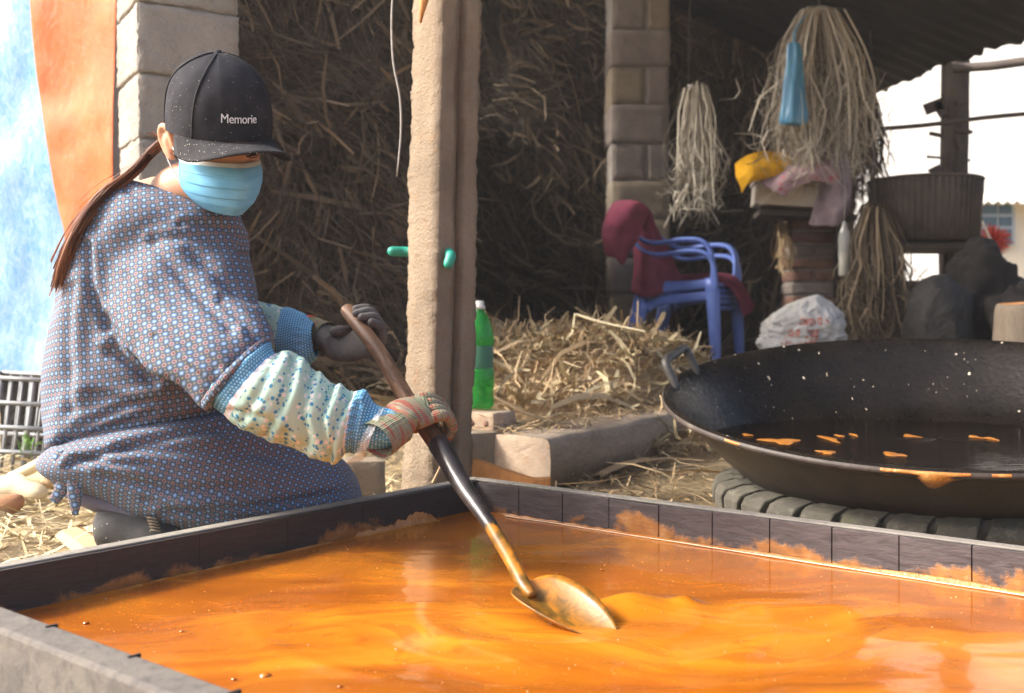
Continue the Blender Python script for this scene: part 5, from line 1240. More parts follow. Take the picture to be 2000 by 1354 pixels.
# ================================================================ the woman
person = empty('person', tuple(P(330, 1064, 2.25).xy) + (0,), 'kneeling person in patterned smock, black cap and blue mask holding the shovel', 'person')

# ---- head frame: face turned towards the right of the picture and down
yaw, pit, roll_ = R(37), R(18), R(-6)
f0 = Vector((math.sin(yaw), -math.cos(yaw), 0)); HS = Vector((math.cos(yaw), math.sin(yaw), 0))
HF = (f0 * math.cos(pit) - Vector((0, 0, 1)) * math.sin(pit)).normalized(); HU = (Vector((0, 0, 1)) * math.cos(pit) + f0 * math.sin(pit)).normalized()
HS, HU = (HS * math.cos(roll_) - HU * math.sin(roll_)).normalized(), (HU * math.cos(roll_) + HS * math.sin(roll_)).normalized()
HC = P(428, 254, 2.05)
def H(a, b, c): return HC + HS * a + HF * b + HU * c

# ---- body: one continuous surface under the clothes
body = MB()
ring_t = [(-.140, .020, .076, .040), (-.135, .034, .086, .014), (-.124, .048, .090, -.015), (-.108, .059, .092, -.04), (-.09, .066, .094, -.055), (-.06, .072, .094, -.075), (-.03, .0755, .091, -.09),
          (0, .0775, .095, -.098), (.04, .0775, .092, -.1), (.08, .068, .075, -.09), (.108, .045, .045, -.06), (.124, .012, .01, -.02)]
secs = []
for (c, wa, bf, bb) in crom(ring_t, 4):
    row = []; cb_, hb = (bf + bb) / 2, (bf - bb) / 2
    for j in range(56):
        th = 2 * math.pi * j / 56; a = wa * math.sin(th); b = cb_ + hb * math.cos(th)
        if math.cos(th) > 0:
            nose = math.exp(-(a / 0.013) ** 2) * (0.022 * math.exp(-((c + .078) / .013) ** 2) + 0.013 * math.exp(-((c + .056) / .02) ** 2))
            eye = -0.008 * math.exp(-((abs(a) - .033) / .014) ** 2 - ((c + .036) / .011) ** 2)
            brow = 0.004 * math.exp(-((abs(a) - .03) / .02) ** 2 - ((c + .018) / .008) ** 2)
            lips = 0.005 * math.exp(-(a / .02) ** 2 - ((c + .112) / .009) ** 2)
            b += nose + eye + brow + lips
        row.append(H(a, b, c))
    secs.append(row)
v, f, uv = loft(secs); body.add(v, f, 0, uv)
nb0 = P(345, 405, 2.15)
v, f, uv = tube([H(0, -0.025, -0.03), H(0, -0.03, -0.10), P(352, 375, 2.13), nb0, P(310, 450, 2.19)], [0.058, 0.056, 0.056, 0.066, 0.10], 24, k=5); body.add(v, f, 0, uv)
for sgn in (-1, 1):                                             # ears: curled shell plus lobe
    ec = lambda b, c, o: H(sgn * (0.079 + o), -0.030 + b, -0.028 + c)
    v, f, uv = tube([ec(.012, -.016, .0), ec(.014, -.004, .004), ec(.012, .014, .009), ec(.0, .028, .014), ec(-.016, .026, .018), ec(-.024, .008, .017), ec(-.018, -.014, .012), ec(-.004, -.028, .006), ec(.006, -.032, .002)], [.005, .005, .0055, .0065, .007, .007, .0065, .0075, .006], 10, k=4); body.add(v, f, 0, uv)
    v, f, uv = ball_tube([ec(.004, .016, .002), ec(-.006, .004, .004), ec(-.002, -.018, .002)], [.010, .014, .009], 12, 4); body.add(v, f, 0, uv)
limb = lambda pts, rad: body.add(*ball_tube(pts, rad, 16, 4))
sh_r, el_r, wr_r = P(300, 490, 2.13), P(470, 740, 1.945), P(742, 838, 1.945)
sh_l, el_l, wr_l = P(415, 500, 2.36), P(480, 625, 2.42), P(612, 660, 2.40)
limb([P(310, 430, 2.19), P(300, 560, 2.22), P(280, 700, 2.25), P(262, 830, 2.28), P(250, 900, 2.28)], [.09, .115, .12, .13, .11])
limb([sh_r, sh_r.lerp(el_r, .5), el_r], [.052, .045, .036]); limb([el_r, el_r.lerp(wr_r, .35), wr_r], [.036, .036, .024])
limb([P(350, 470, 2.2), sh_l], [.05, .035]); limb([P(330, 455, 2.2), sh_r], [.06, .04])
limb([sh_l, sh_l.lerp(el_l, .5), el_l], [.035, .032, .03]); limb([el_l, el_l.lerp(wr_l, .4), wr_l], [.036, .034, .024])
for dd_, kx in ((2.12, 640), (2.30, 660)):                      # folded legs
    hip, kn, an = P(255, 905, dd_ + .03), P(kx - 15, 965, dd_ + .2), P(300, 1020, dd_ + .01)
    limb([hip, hip.lerp(kn, .5), kn], [.085, .075, .055]); limb([kn, kn.lerp(an, .4) + Vector((0, 0, -.01)), an], [.05, .05, .034]); limb([an, an + Vector((-.09, 0, -.02))], [.034, .03])
bo = body.build('body', M['skin'], person)
m = bo.modifiers.new('one_skin', 'REMESH'); m.mode = 'VOXEL'; m.voxel_size = 0.0042; m.use_smooth_shade = True
m = bo.modifiers.new('smooth', 'SMOOTH'); m.factor = 0.5; m.iterations = 3
for sgn in (-1, 1):
    e = H(sgn * .033, .0805, -.037)
    mb = MB(); v, f, uv = lathe([(.0002, .0115), (.006, .0098), (.0098, .006), (.0115, 0), (.0098, -.006), (.0002, -.0115)], 16, e, Matrix((HS, HU.cross(HS) * -1, HF)).transposed()); mb.add(v, f); ey = mb.build('eye', M['eye'], person)
    mb = MB(); v, f, uv = lathe([(.0002, .0121), (.0035, .0116), (.0052, .0106)], 14, e, Matrix((HS, HU.cross(HS) * -1, HF)).transposed()); mb.add(v, f); mb.build('iris', M['iris'], ey)
    mb = MB(); mb.add(*tube([H(sgn * .020, .0915, -.0345), H(sgn * .033, .0945, -.0305), H(sgn * .046, .084, -.0345)], [.0012, .0020, .0012], 8, k=4)); mb.build('eyelash', M['iris'], person)
    mb = MB(); mb.add(*tube([H(sgn * .016, .0985, -.021), H(sgn * .03, .0965, -.0165), H(sgn * .047, .083, -.021)], [.0028, .0034, .0015], 8, k=4)); mb.build('eyebrow', M['hair_base'], person)

# ---- cap
capE = empty('cap', tuple(HC)); capE.parent = person; capE.matrix_parent_inverse = Matrix.Translation(-total_loc(person)); capE['label'] = 'black cap with white lettering and straw dust'
CA, CB, CH = 0.0985, 0.113, 0.150
def crown(th, h, off=0.0):
    """th 0 = front, h 0..1 height"""
    r = (1 - h ** 3.2) ** 0.5; fr = max(0, math.cos(th))
    a = (CA * r + off) * math.sin(th); b = (CB * r + off) * math.cos(th) - 0.010 * h + 0.006 * fr * math.sin(h * math.pi)
    return H(a, b, -0.004 + CH * h + off * h * 0.5)
mb = MB(); secs = []
hs_ = [0, .06, .13, .2, .28, .36, .44, .52, .6, .68, .75, .81, .87, .91, .945, .97, .985, .995, .9995]
for h in hs_:
    secs.append([crown(2 * math.pi * j / 72, h, -0.0012 * (1 if j % 12 == 6 else 0) + 0.0016 * nz((math.cos(j / 11.46) * 2, math.sin(j / 11.46) * 2, h * 3), 1.3)) for j in range(72)])
v, f, uv = loft(secs, cap=False); mb.add(v, f, 0, uv)
sec_in = [[crown(2 * math.pi * j / 72, 0.0, -0.004) for j in range(72)], [crown(2 * math.pi * j / 72, 0.25, -0.004) for j in range(72)]]
v, f, uv = loft([secs[0]] + sec_in, cap=False); mb.add(v, f, 0, uv); mb.build('crown', M['cap'], capE)
for th in (R(-52), R(52), R(-115), R(115), R(180)):
    mb = MB(); mb.add(*tube([crown(th * (1 - 0.35 * h ** 3), h, 0.0008) for h in hs_[:-1]], 0.0017, 6)); mb.build('seam', M['seam'], capE)
mb = MB(); v, f, uv = ball_tube([H(0, -.010, CH - .009), H(0, -.010, CH - .006)], [.009, .008], 12, 3); mb.add(v, f); mb.build('button', M['cap'], capE)
# brim: arched peak with thickness
mb = MB(); topr, botr = [], []; NT, NR = 40, 12
for i in range(NT + 1):
    s = -1 + 2 * i / NT; th = s * R(79); r0 = crown(th, 0.0, 0.0005); rt, rb_ = [], []
    reach = 0.108 * max(0.0, 1 - abs(s) ** 2.6) ** 0.62
    for j in range(NR + 1):
        t = j / NR; a0 = CA * math.sin(th); b0 = CB * math.cos(th) + 0.002
        a = a0 * (1 + 0.10 * t * (1 - abs(s) ** 3)); b = b0 + reach * t
        c = -0.004 + 0.015 * t - 0.062 * abs(s) ** 2.0 * math.sin(min(1, t * 1.1) * math.pi / 2) * (1 - 0.35 * abs(s) ** 6) - 0.010 * t * t
        rt.append(H(a, b, c)); rb_.append(H(a, b, c - 0.004))
    topr.append(rt); botr.append(rb_)
secs = [rt + rb_[::-1] for rt, rb_ in zip(topr, botr)]
v, f, uv = loft(secs); mb.add(v, f, 0, uv); mb.build('brim', M['brim'], capE)
# lettering, bent onto the crown
tc_ = bpy.data.curves.new('lettering', 'FONT'); tc_.body = 'Memorie'; tc_.extrude = 0.02; tc_.offset = 0.0; tc_.align_x = 'CENTER'; tc_.space_character = 0.96
to = bpy.data.objects.new('lettering_curve', tc_); link(to); bpy.context.view_layer.update()
tm = bpy.data.meshes.new_from_object(to.evaluated_get(bpy.context.evaluated_depsgraph_get())); bpy.data.objects.remove(to)
w_t = max(v.co.x for v in tm.vertices) - min(v.co.x for v in tm.vertices); sc_t = 0.072 / w_t
bm = bmesh.new(); bm.from_mesh(tm)
x0_ = min(v.co.x for v in bm.verts)
for (xx, zz_) in ((0.02, 0.0), (0.02, 0.68), (0.58, 0.0), (0.58, 0.68), (0.02 + 0.13, 0.0)):      # slab feet of the capital M
    continue
    r_ = bmesh.ops.create_cube(bm, size=1.0)['verts']
    for v_ in r_: v_.co = Vector((x0_ + xx + 0.06 + v_.co.x * 0.24, zz_ + 0.01 + v_.co.y * 0.055, v_.co.z * 0.04))
for v_ in bm.verts:
    th = (v_.co.x * sc_t) / 0.105 - 0.04; h = 0.24 + (v_.co.y * sc_t * 1.12) / CH
    v_.co = crown(th, h, 0.0018 + v_.co.z * 0.03)
bm.to_mesh(tm); bm.free(); tm.materials.clear(); tm.materials.append(M['thread'])
lo = link(bpy.data.objects.new('lettering', tm)); lo.parent = capE; lo.matrix_parent_inverse = Matrix.Translation(-total_loc(capE))

# ---- face mask
mk = [(-.046, .077, .104, .0), (-.057, .079, .117, 0), (-.078, .081, .123, 0), (-.104, .077, .118, 0), (-.126, .062, .111, .010), (-.147, .038, .094, .022)]
MKR = crom(mk, 8)
def mask_pt(s, t):
    x_ = t * (len(MKR) - 1); i_ = min(len(MKR) - 2, int(x_)); q = MKR[i_] * (1 - (x_ - i_)) + MKR[i_ + 1] * (x_ - i_)
    c, wa, bf, bc = q; th = s * R(84)
    pl = 0.0038 * ((t * 6.0) % 1.0 - 0.5) if 0.30 < t < 0.82 else 0.0
    pl *= (1 - abs(s) ** 3)
    puff = 0.002 * nz((s * 3, t * 3, 1), 1.5)
    tent = 0.010 * math.exp(-(s / 0.16) ** 2) * math.exp(-((t - 0.35) / 0.35) ** 2)
    b = bc + (bf + pl + puff - bc) * (1 - abs(s) ** 1.75) + tent * 0.6
    a = (wa + pl * 0.5) * (0.25 * s + 0.75 * math.sin(th) / math.sin(R(84)))
    return H(a * (1 - 0.05 * abs(s) ** 8 * math.sin(t * 3.14)), b, c + 0.006 * abs(s) ** 2 * (1 - 2 * t) * 0 - 0.010 * (abs(s) ** 2) * (1 - t))
NS, NTm = 56, 84; Vm = [mask_pt(-1 + 2 * i / NS, j / NTm) for j in range(NTm + 1) for i in range(NS + 1)]
Fm = grid_faces(NTm + 1, NS + 1, False); uvm = [[(i % (NS + 1) * .004, i // (NS + 1) * .003) for i in q] for q in Fm]
mb = MB(); mb.add(Vm, Fm, [1 if (k // NS) < 11 else 0 for k in range(len(Fm))], uvm); mo = mb.build('face_mask', [M['mask'], M['mask_white']], person); mo['label'] = 'pale blue surgical mask with white top band'
m = mo.modifiers.new('th', 'SOLIDIFY'); m.thickness = 0.0016
for sgn in (-1, 1):
    e0_, e1_ = mask_pt(sgn, 0.06), mask_pt(sgn, 0.80)
    mb = MB(); mb.add(*tube([e0_, H(sgn * .083, -.006, -.045), H(sgn * .088, -.048, -.016), H(sgn * .088, -.060, -.035), H(sgn * .082, -.040, -.075), e1_], .0017, 6, k=5)); mb.build('ear_loop', M['mask_white'], mo)
    mb = MB(); mb.add(*tube([mask_pt(sgn * .985, t) for t in np.linspace(0.02, 0.97, 14)], .0026, 6)); mb.build('mask_edge', M['mask'], mo)

# ---- hair: mass under the cap at the nape and long tail down the back
hair = empty('hair', tuple(H(0, -.08, -.05))); hair.parent = person; hair.matrix_parent_inverse = Matrix.Translation(-total_loc(person)); hair['label'] = 'long reddish brown hair tied in a tail down the back'
mb = MB(); secs = []
for (c, wa, bf, bb) in crom([(.02, .078, .0, -.102), (-.02, .0765, -.045, -.100), (-.05, .070, -.048, -.096), (-.075, .055, -.052, -.090), (-.095, .032, -.058, -.080)], 4):
    cb_, hb = (bf + bb) / 2, (bf - bb) / 2; secs.append([H(wa * (1 + .02 * math.sin(14 * t)) * math.sin(t), cb_ + hb * math.cos(t) * (1 + .03 * math.sin(17 * t)), c) for t in [2 * math.pi * j / 64 for j in range(64)]])
v, f, uv = loft(secs); mb.add(v, f, 0, uv); mb.build('hair_mass', M['hair_base'], hair)
tail = [H(-.060, -.070, -.012), P(292, 300, 2.12), P(256, 338, 2.09), P(206, 378, 2.06), P(158, 436, 2.05), P(128, 500, 2.06), P(110, 560, 2.08)]
trad = [.026, .019, .014, .012, .011, .008, .003]
mb = MB(); mb.add(*tube(tail, [r * .42 for r in trad], 14, k=6)); mb.build('tail_core', M['hair_base'], hair)
tp = crom([tuple(p) + (r,) for p, r in zip(tail, trad)], 5); Vs, Fs, Ts = [], [], []; off = 0
for i in range(620):
    th = RNG.random() * 6.28; k0 = RNG.integers(0, 5); rr_ = 0.35 + 1.0 * RNG.random(); tw = RNG.normal() * 0.6; fz = RNG.normal(size=2) * (0.005 if i < 540 else 0.014)
    w_ = 0.0011 + 0.0010 * RNG.random(); kend = len(tp) - int(13 * RNG.random() ** 1.3); n_ = 0
    for k in range(k0, kend):
        p = Vector(tp[k][:3]); r_ = tp[k][3] * rr_; ph = th + tw * k / len(tp); u_ = k / len(tp)
        q = p + Vector((math.cos(ph) * r_ * .75 + fz[0] * u_, math.sin(ph) * r_, math.cos(ph) * r_ * .7 + fz[1] * u_)); sd = Vector((-math.sin(ph + 1), math.cos(ph), .6)).normalized() * w_
        Vs += [tuple(q - sd), tuple(q + sd)]; n_ += 1
    Fs += [(off + 2 * k, off + 2 * k + 1, off + 2 * k + 3, off + 2 * k + 2) for k in range(n_ - 1)]; Ts += [RNG.random()] * (2 * n_); off += 2 * n_
for i in range(240):                                            # strands combed over the nape mass
    a = RNG.uniform(-0.075, 0.02); pts = [H(a, -.02 - .07 * (1 - (a / .09) ** 2) * RNG.uniform(.7, 1.05), -.004), H(a * .95, -.09 + .02 * RNG.random(), -.05), tail[0].lerp(tail[1], RNG.random() * .5) + Vector(RNG.normal(size=3)) * .012]
    pts = [H(-.080 if i < 90 else a, -.035 - .05 * RNG.random(), -.012)] + [Vector(x) for x in pts[1:]] if i < 90 else pts
    q = crom([tuple(p) for p in pts], 4); sd = Vector(RNG.normal(size=3)).normalized() * 0.0011
    for x in q: Vs += [tuple(Vector(x) - sd), tuple(Vector(x) + sd)]
    Fs += [(off + 2 * k, off + 2 * k + 1, off + 2 * k + 3, off + 2 * k + 2) for k in range(len(q) - 1)]; Ts += [RNG.random()] * (2 * len(q)); off += 2 * len(q)
fibre_object('hair_strands', [(np.array(Vs), np.array(Fs), np.array(Ts), 0)], [M['hair']], hair)['kind'] = 'stuff'

# ---- clothes, lofted through pairs of outline points
def pair_loft(pairs, k=6, n=72, fold=None, power=2.0):
    """pairs: (x0,y0, x1,y1, depth, half depth) ; ring runs from the first outline point round to the second"""
    secs = []; q = crom(pairs, k)
    for i, (x0, y0, x1, y1, d, b) in enumerate(q):
        p, r_ = P(x0, y0, d), P(x1, y1, d); c = (p + r_) / 2; a = (r_ - p) / 2; ring = []
        for j in range(n):
            th = 2 * math.pi * j / n; ct, st_ = math.cos(th), math.sin(th)
            ct2 = math.copysign(abs(ct) ** (2 / power), ct); st2 = math.copysign(abs(st_) ** (2 / power), st_)
            w = c + a * ct2 - Vector((0, 1, 0)) * b * st2
            if fold:
                dirn = (w - c).normalized(); w = w + dirn * fold(w, i / (len(q) - 1), th)
            ring.append(w)
        secs.append(ring)
    return secs
def garment(name, secs, mats, parent, cap=False, th=0.003, mi=None, label=None):
    mb = MB(); v, f, uv = loft(secs, cap=cap)
    nc = len(secs[0]); mlist = 0; q4 = nc // 4
    circ = [sum((r[j] - r[j - 1]).length for j in range(nc)) for r in secs]; cum = [0.0]
    for i in range(1, len(secs)): cum.append(cum[-1] + (secs[i][q4] - secs[i - 1][q4]).length)
    for i in range(len(secs) - 1):
        for j in range(nc):
            a0, a1 = j / nc - 0.25, (j + 1) / nc - 0.25
            uv[i * nc + j] = [(a0 * circ[i], cum[i]), (a1 * circ[i], cum[i]), (a1 * circ[i + 1], cum[i + 1]), (a0 * circ[i + 1], cum[i + 1])]
    if mi: mlist = [mi[min(len(mi) - 1, k // nc)] for k in range(len(f))]
    mb.add(v, f, mlist, uv); o = mb.build(name, mats, parent)
    if th: m = o.modifiers.new('th', 'SOLIDIFY'); m.thickness = th; m.offset = 0
    if label: o['label'] = label
    return o
def sm(x): x = max(0.0, min(1.0, x)); return x * x * (3 - 2 * x)
def px(w): return (CX + w.x / w.y * F, HY - (w.z - EYE) / w.y * F)
def crease(w, lines):
    x, y = px(w); out = 0.0
    for pts, wd, dep in lines:
        best = 1e9; sg = 1
        for (x0, y0), (x1, y1) in zip(pts, pts[1:]):
            dx, dy = x1 - x0, y1 - y0; t = max(0, min(1, ((x - x0) * dx + (y - y0) * dy) / (dx * dx + dy * dy)))
            ex, ey = x - x0 - t * dx, y - y0 - t * dy; d = math.hypot(ex, ey)
            if d < best: best = d; sg = 1 if ex * dy - ey * dx > 0 else -1
        if best < wd * 5:
            out += -dep * math.exp(-(best / wd) ** 2) + dep * 0.8 * math.exp(-((best - 2.0 * wd) / (1.3 * wd)) ** 2) * (1 if sg > 0 else 0.3)
    return out
TL = [([(168, 480), (175, 560), (205, 640)], 9, .010), ([(140, 560), (132, 690), (140, 800)], 10, .008), ([(300, 470), (410, 470), (480, 500)], 9, .007), ([(355, 440), (430, 445), (475, 470)], 7, .006), ([(420, 520), (460, 555), (492, 565)], 7, .007),
      ([(118, 868), (210, 838), (300, 806)], 8, .009), ([(135, 850), (230, 800), (330, 770)], 9, .007), ([(215, 690), (300, 740), (390, 780)], 12, .012), ([(180, 770), (280, 790), (360, 785)], 9, .006), ([(245, 372), (300, 400), (350, 440)], 7, .005), ([(205, 620), (240, 700), (300, 750)], 10, .009)]
SL = [([(300, 480), (370, 560), (450, 640)], 11, .008), ([(240, 540), (320, 640), (420, 720)], 12, .009), ([(370, 490), (430, 545), (495, 590)], 9, .007), ([(300, 660), (360, 715), (420, 760)], 9, .008), ([(430, 590), (470, 630), (500, 665)], 8, .006)]
KL = [([(140, 905), (270, 868), (430, 840)], 8, .010), ([(240, 880), (380, 880), (560, 890)], 11, .008), ([(200, 930), (330, 960), (500, 950)], 10, .008), ([(320, 1000), (500, 988), (690, 958)], 7, .009), ([(280, 975), (420, 1010), (560, 1012)], 8, .007), ([(430, 850), (540, 900), (640, 930)], 10, .007), ([(150, 892), (220, 905), (300, 905)], 6, .007)]
def torso_fold(w, t, th):
    e = sm(t * 5) * 1.0
    drape = 0.012 * nz((w.x * 1.2, w.y * 1.2, w.z * 0.5), 6.0, 2.0) + 0.005 * nz((w.x, w.y, w.z * 0.6), 15.0, 5.0)
    # long drag folds from the shoulder down to the belly
    ph = (w.x * 0.55 + (w.z - 0.5)) * 34 + 2.2 * nz(w, 4.0, 1.0)
    drag = 0.0030 * math.sin(ph) * (0.4 + 1.2 * max(0, nz(w, 5.0, 11.0) + .2)) * sm((t - 0.15) * 3) * sm((1.0 - t) * 4)
    gath = 0.004 * math.sin(th * 26 + 3 * nz(w, 6)) * sm((t - 0.80) * 6)
    return e * (drape + drag) + gath + (crease(w, TL) if math.sin(th) > -0.1 else 0)
torso = [(250, 350, 466, 410, 2.150, .074), (236, 358, 470, 420, 2.155, .092), (213, 376, 474, 434, 2.165, .130), (180, 414, 478, 468, 2.18, .165), (150, 470, 484, 520, 2.20, .180), (124, 545, 490, 575, 2.21, .185), (112, 630, 490, 632, 2.22, .185),
         (100, 720, 492, 700, 2.23, .20), (100, 795, 478, 760, 2.24, .21), (104, 845, 462, 790, 2.24, .21), (112, 878, 446, 806, 2.245, .195), (124, 892, 425, 816, 2.25, .17), (140, 880, 410, 812, 2.25, .15)]
smock = empty('smock', tuple(P(300, 600, 2.2))); smock.parent = person; smock.matrix_parent_inverse = Matrix.Translation(-total_loc(person)); smock['label'] = 'blue smock printed with small blue and red dots'
def skirt_fold(w, t, th):
    fl = 0.006 * nz((w.x * 0.6, w.y, w.z * 1.4), 8.0, 9.0) + 0.0015 * nz(w, 20.0, 4.0)
    ph = (w.z * 1.0 - 0.16 * w.x) * 62 + 2.0 * nz(w, 3.5, 7.0)
    return (crease(w, KL) if math.sin(th) > -0.1 else 0) + fl + 0.0020 * math.sin(ph) * (0.4 + 1.2 * max(0, nz(w, 4.0, 3.0) + .2)) * sm(t * 4) * sm((1 - t) * 3)
skirt = [(116, 884, 120, 905, 2.20, .07), (135, 862, 134, 916, 2.20, .15), (180, 838, 170, 940, 2.20, .19), (255, 806, 236, 970, 2.20, .205), (350, 790, 326, 1014, 2.20, .21), (450, 802, 440, 1050, 2.225, .20), (550, 842, 550, 1062, 2.29, .19), (640, 888, 630, 1056, 2.35, .165),
         (680, 922, 678, 1046, 2.38, .13), (696, 958, 698, 1030, 2.40, .08), (701, 985, 703, 1005, 2.40, .02)]
garment('skirt', pair_loft(skirt, 11, 140, skirt_fold, 2.2), M['smock'], smock)
slv = [(390, 400, 262, 420, 2.17, .07), (425, 428, 222, 462, 2.14, .095), (455, 480, 205, 540, 2.10, .105), (484, 545, 230, 622, 2.06, .105), (503, 600, 285, 698, 2.01, .105), (519, 640, 355, 760, 1.97, .096), (527, 656, 396, 793, 1.957, .086), (524, 664, 410, 800, 1.955, .076)]
slf = [(440, 430, 390, 480, 2.30, .07), (475, 480, 410, 560, 2.36, .085), (495, 545, 440, 650, 2.40, .08), (505, 590, 470, 680, 2.42, .068)]
# bodice and both sleeves are one piece of cloth: lofts fused into one surface, then creased
fuse = MB()
fuse.add(*loft(pair_loft(torso, 8, 80, None, 2.1))[:2]); fuse.add(*loft(pair_loft(slv, 8, 64, None, 2.1))[:2]); fuse.add(*loft(pair_loft(slf, 6, 48, None))[:2])
fo = fuse.build('fused', M['smock']); m = fo.modifiers.new('r', 'REMESH'); m.mode = 'VOXEL'; m.voxel_size = 0.0065
m = fo.modifiers.new('s', 'SMOOTH'); m.factor = 0.6; m.iterations = 26
m = fo.modifiers.new('d', 'SUBSURF'); m.levels = 1; m.render_levels = 1; m.subdivision_type = 'SIMPLE'
m = fo.modifiers.new('s2', 'SMOOTH'); m.factor = 0.5; m.iterations = 4
bpy.context.view_layer.update()
fm = bpy.data.meshes.new_from_object(fo.evaluated_get(bpy.context.evaluated_depsgraph_get())); bpy.data.objects.remove(fo)
ARM = [P(x, y, 2.0) for x, y in ((330, 440), (390, 600), (470, 735))]
def bodice_fold(w):
    x, y = px(w); sl = sm((x - (140 + 0.42 * (y - 400))) / 90) * sm((y - 430) / 120) * sm((2.16 - w.y) / 0.1)
    t = sm((y - 380) / 60)
    e = t * (0.010 * nz((w.x * 1.2, w.y * 1.2, w.z * 0.5), 6.0, 2.0) + 0.0025 * nz((w.x, w.y, w.z * 0.6), 13.0, 5.0) + 0.0008 * nz(w, 34.0, 2.0))
    out = e + t * 0.004 * math.sin((w.x * 0.7 - w.z * 0.6) * 60 + 4.0 * nz(w, 5.0, 2.0)) * max(0, nz(w, 7.0, 5.0) + .15) * 2.0
    if w.y < 2.22: out += 0.75 * crease(w, TL) * (1 - sl) + 0.8 * crease(w, SL) * sl
    out += 0.004 * math.sin(w.x * 170 + 5 * nz(w, 6)) * sm((y - 845) / 40)
    return out
nrm_ = [v.normal.copy() for v in fm.vertices]
for v_, n_ in zip(fm.vertices, nrm_): v_.co += n_ * bodice_fold(v_.co)
uvl = fm.uv_layers.get('uv') or fm.uv_layers.new(name='uv'); ax0 = P(300, 600, 2.24)
vuv = []
for v_ in fm.vertices:
    q = v_.co - ax0; ang = math.atan2(q.x + 0.03, -q.y); rr_ = 0.5 * 0.235 + 0.5 * math.hypot(q.x, q.y); vuv.append((ang * rr_ * 1.02, v_.co.z + 0.25 * (math.hypot(q.x, q.y) - 0.2) * -1.0))
for lp in fm.loops: uvl.data[lp.index].uv = vuv[lp.vertex_index]
fm.materials.clear(); fm.materials.append(M['smock'])
for p_ in fm.polygons: p_.use_smooth = True
bo_ = link(bpy.data.objects.new('bodice', fm)); bo_.parent = smock; bo_.matrix_parent_inverse = Matrix.Translation(-total_loc(smock))
# hem of the near sleeve
hem = pair_loft([(527, 655, 398, 792, 1.957, .088), (530, 662, 404, 799, 1.953, .088), (526, 668, 412, 803, 1.951, .080)], 4, 72, None)
garment('sleeve_hem', hem, M['smock'], smock)
# tie bow at the back of the waist
bow = MB(); bow.add(*ball_tube([P(112, 888, 2.04), P(122, 896, 2.02), P(134, 900, 2.03)], [.012, .017, .012], 14, 3)); bow.build('tie_knot', M['smock'], smock)
for pts, w_ in (([P(124, 900, 2.02), P(126, 930, 2.02), P(120, 955, 2.02), P(104, 980, 2.02)], [.010, .013, .013, .010]), ([P(134, 902, 2.02), P(142, 935, 2.01), P(146, 970, 2.01), P(147, 1006, 2.01)], [.009, .012, .013, .006]), ([P(112, 892, 2.04), P(108, 915, 2.04), P(112, 945, 2.04)], [.010, .014, .008])):
    mb = MB(); v, f, uv = tube(pts, w_, 12, k=5, flat=0.28, up=(1, 0, 0.1)); mb.add(v, f, 0, uv); mb.build('tie_end', M['smock'], smock)

# ---- trousers and boots
trz = MB()
v, f, uv = loft(pair_loft([(140, 895, 150, 920, 2.22, .10), (152, 905, 165, 955, 2.2, .13), (185, 915, 205, 986, 2.18, .13), (240, 925, 262, 1008, 2.17, .13), (320, 940, 330, 1040, 2.16, .12), (420, 950, 430, 1066, 2.2, .10), (540, 960, 560, 1070, 2.29, .08)], 5, 40, lambda w, t, th: 0.004 * nz(w, 12, 3))); trz.add(v, f, 0, uv)
trz.build('trousers', M['trousers'], person)
for dd_, lab in ((2.06, 1), (2.34, 0)):
    mb = MB(); secs = pair_loft([(188, 1015, 196, 1045, dd_, .012), (191, 1001, 196, 1062, dd_, .032), (205, 995, 206, 1074, dd_, .042), (240, 992, 245, 1082, dd_, .046), (285, 998, 300, 1088, dd_, .046), (320, 1010, 350, 1090, dd_, .042), (350, 1030, 380, 1090, dd_, .03)], 5, 32, lambda w, t, th: 0.003 * nz(w, 20, 3))
    v, f, uv = loft(secs); mb.add(v, f, 0, uv); bt_ = mb.build('boot', M['boot'], person)
    for i in range(5):
        mb = MB(); mb.add(*box(P(296 + i * 2, 1012 + i * 6, dd_ - .048), (.020, .004, .0028), Matrix.Rotation(R(8), 3, 'Y'))); mb.build('woven_patch', M['block_b'], bt_)

# ---- oversleeves
CLN = [([(575, 700), (560, 770), (520, 850)], 8, .008), ([(610, 725), (590, 800), (600, 870)], 8, .009), ([(652, 750), (625, 820), (645, 885)], 7, .010), ([(682, 775), (655, 830), (650, 880)], 6, .008), ([(540, 700), (510, 760), (475, 820)], 7, .006), ([(455, 800), (520, 815), (560, 850)], 7, .006), ([(430, 760), (470, 700), (515, 665)], 7, .006), ([(700, 790), (690, 830), (685, 875)], 5, .006)]
def cuff_fold(w, t, th):
    ph = (w.x * 1.0 + w.z * 0.35) * 70 + 3.0 * nz(w, 7.0, 2.0)
    gather = 0.0022 * math.sin(24 * th + 3 * nz(w, 9)) * (math.exp(-((t - 0.30) / 0.06) ** 2) + math.exp(-((t - 0.74) / 0.06) ** 2) + math.exp(-((t - 1.0) / 0.08) ** 2))
    return gather + (0.75 * crease(w, CLN) if math.sin(th) > -0.1 else 0) + 0.0006 * math.sin(ph) * sm(t * 4) * sm((1 - t) * 3.5) + 0.008 * nz(w, 13.0, 3.0) * sm(t * 5) * sm((1 - t) * 5) + 0.003 * nz(w, 30.0, 8.0)
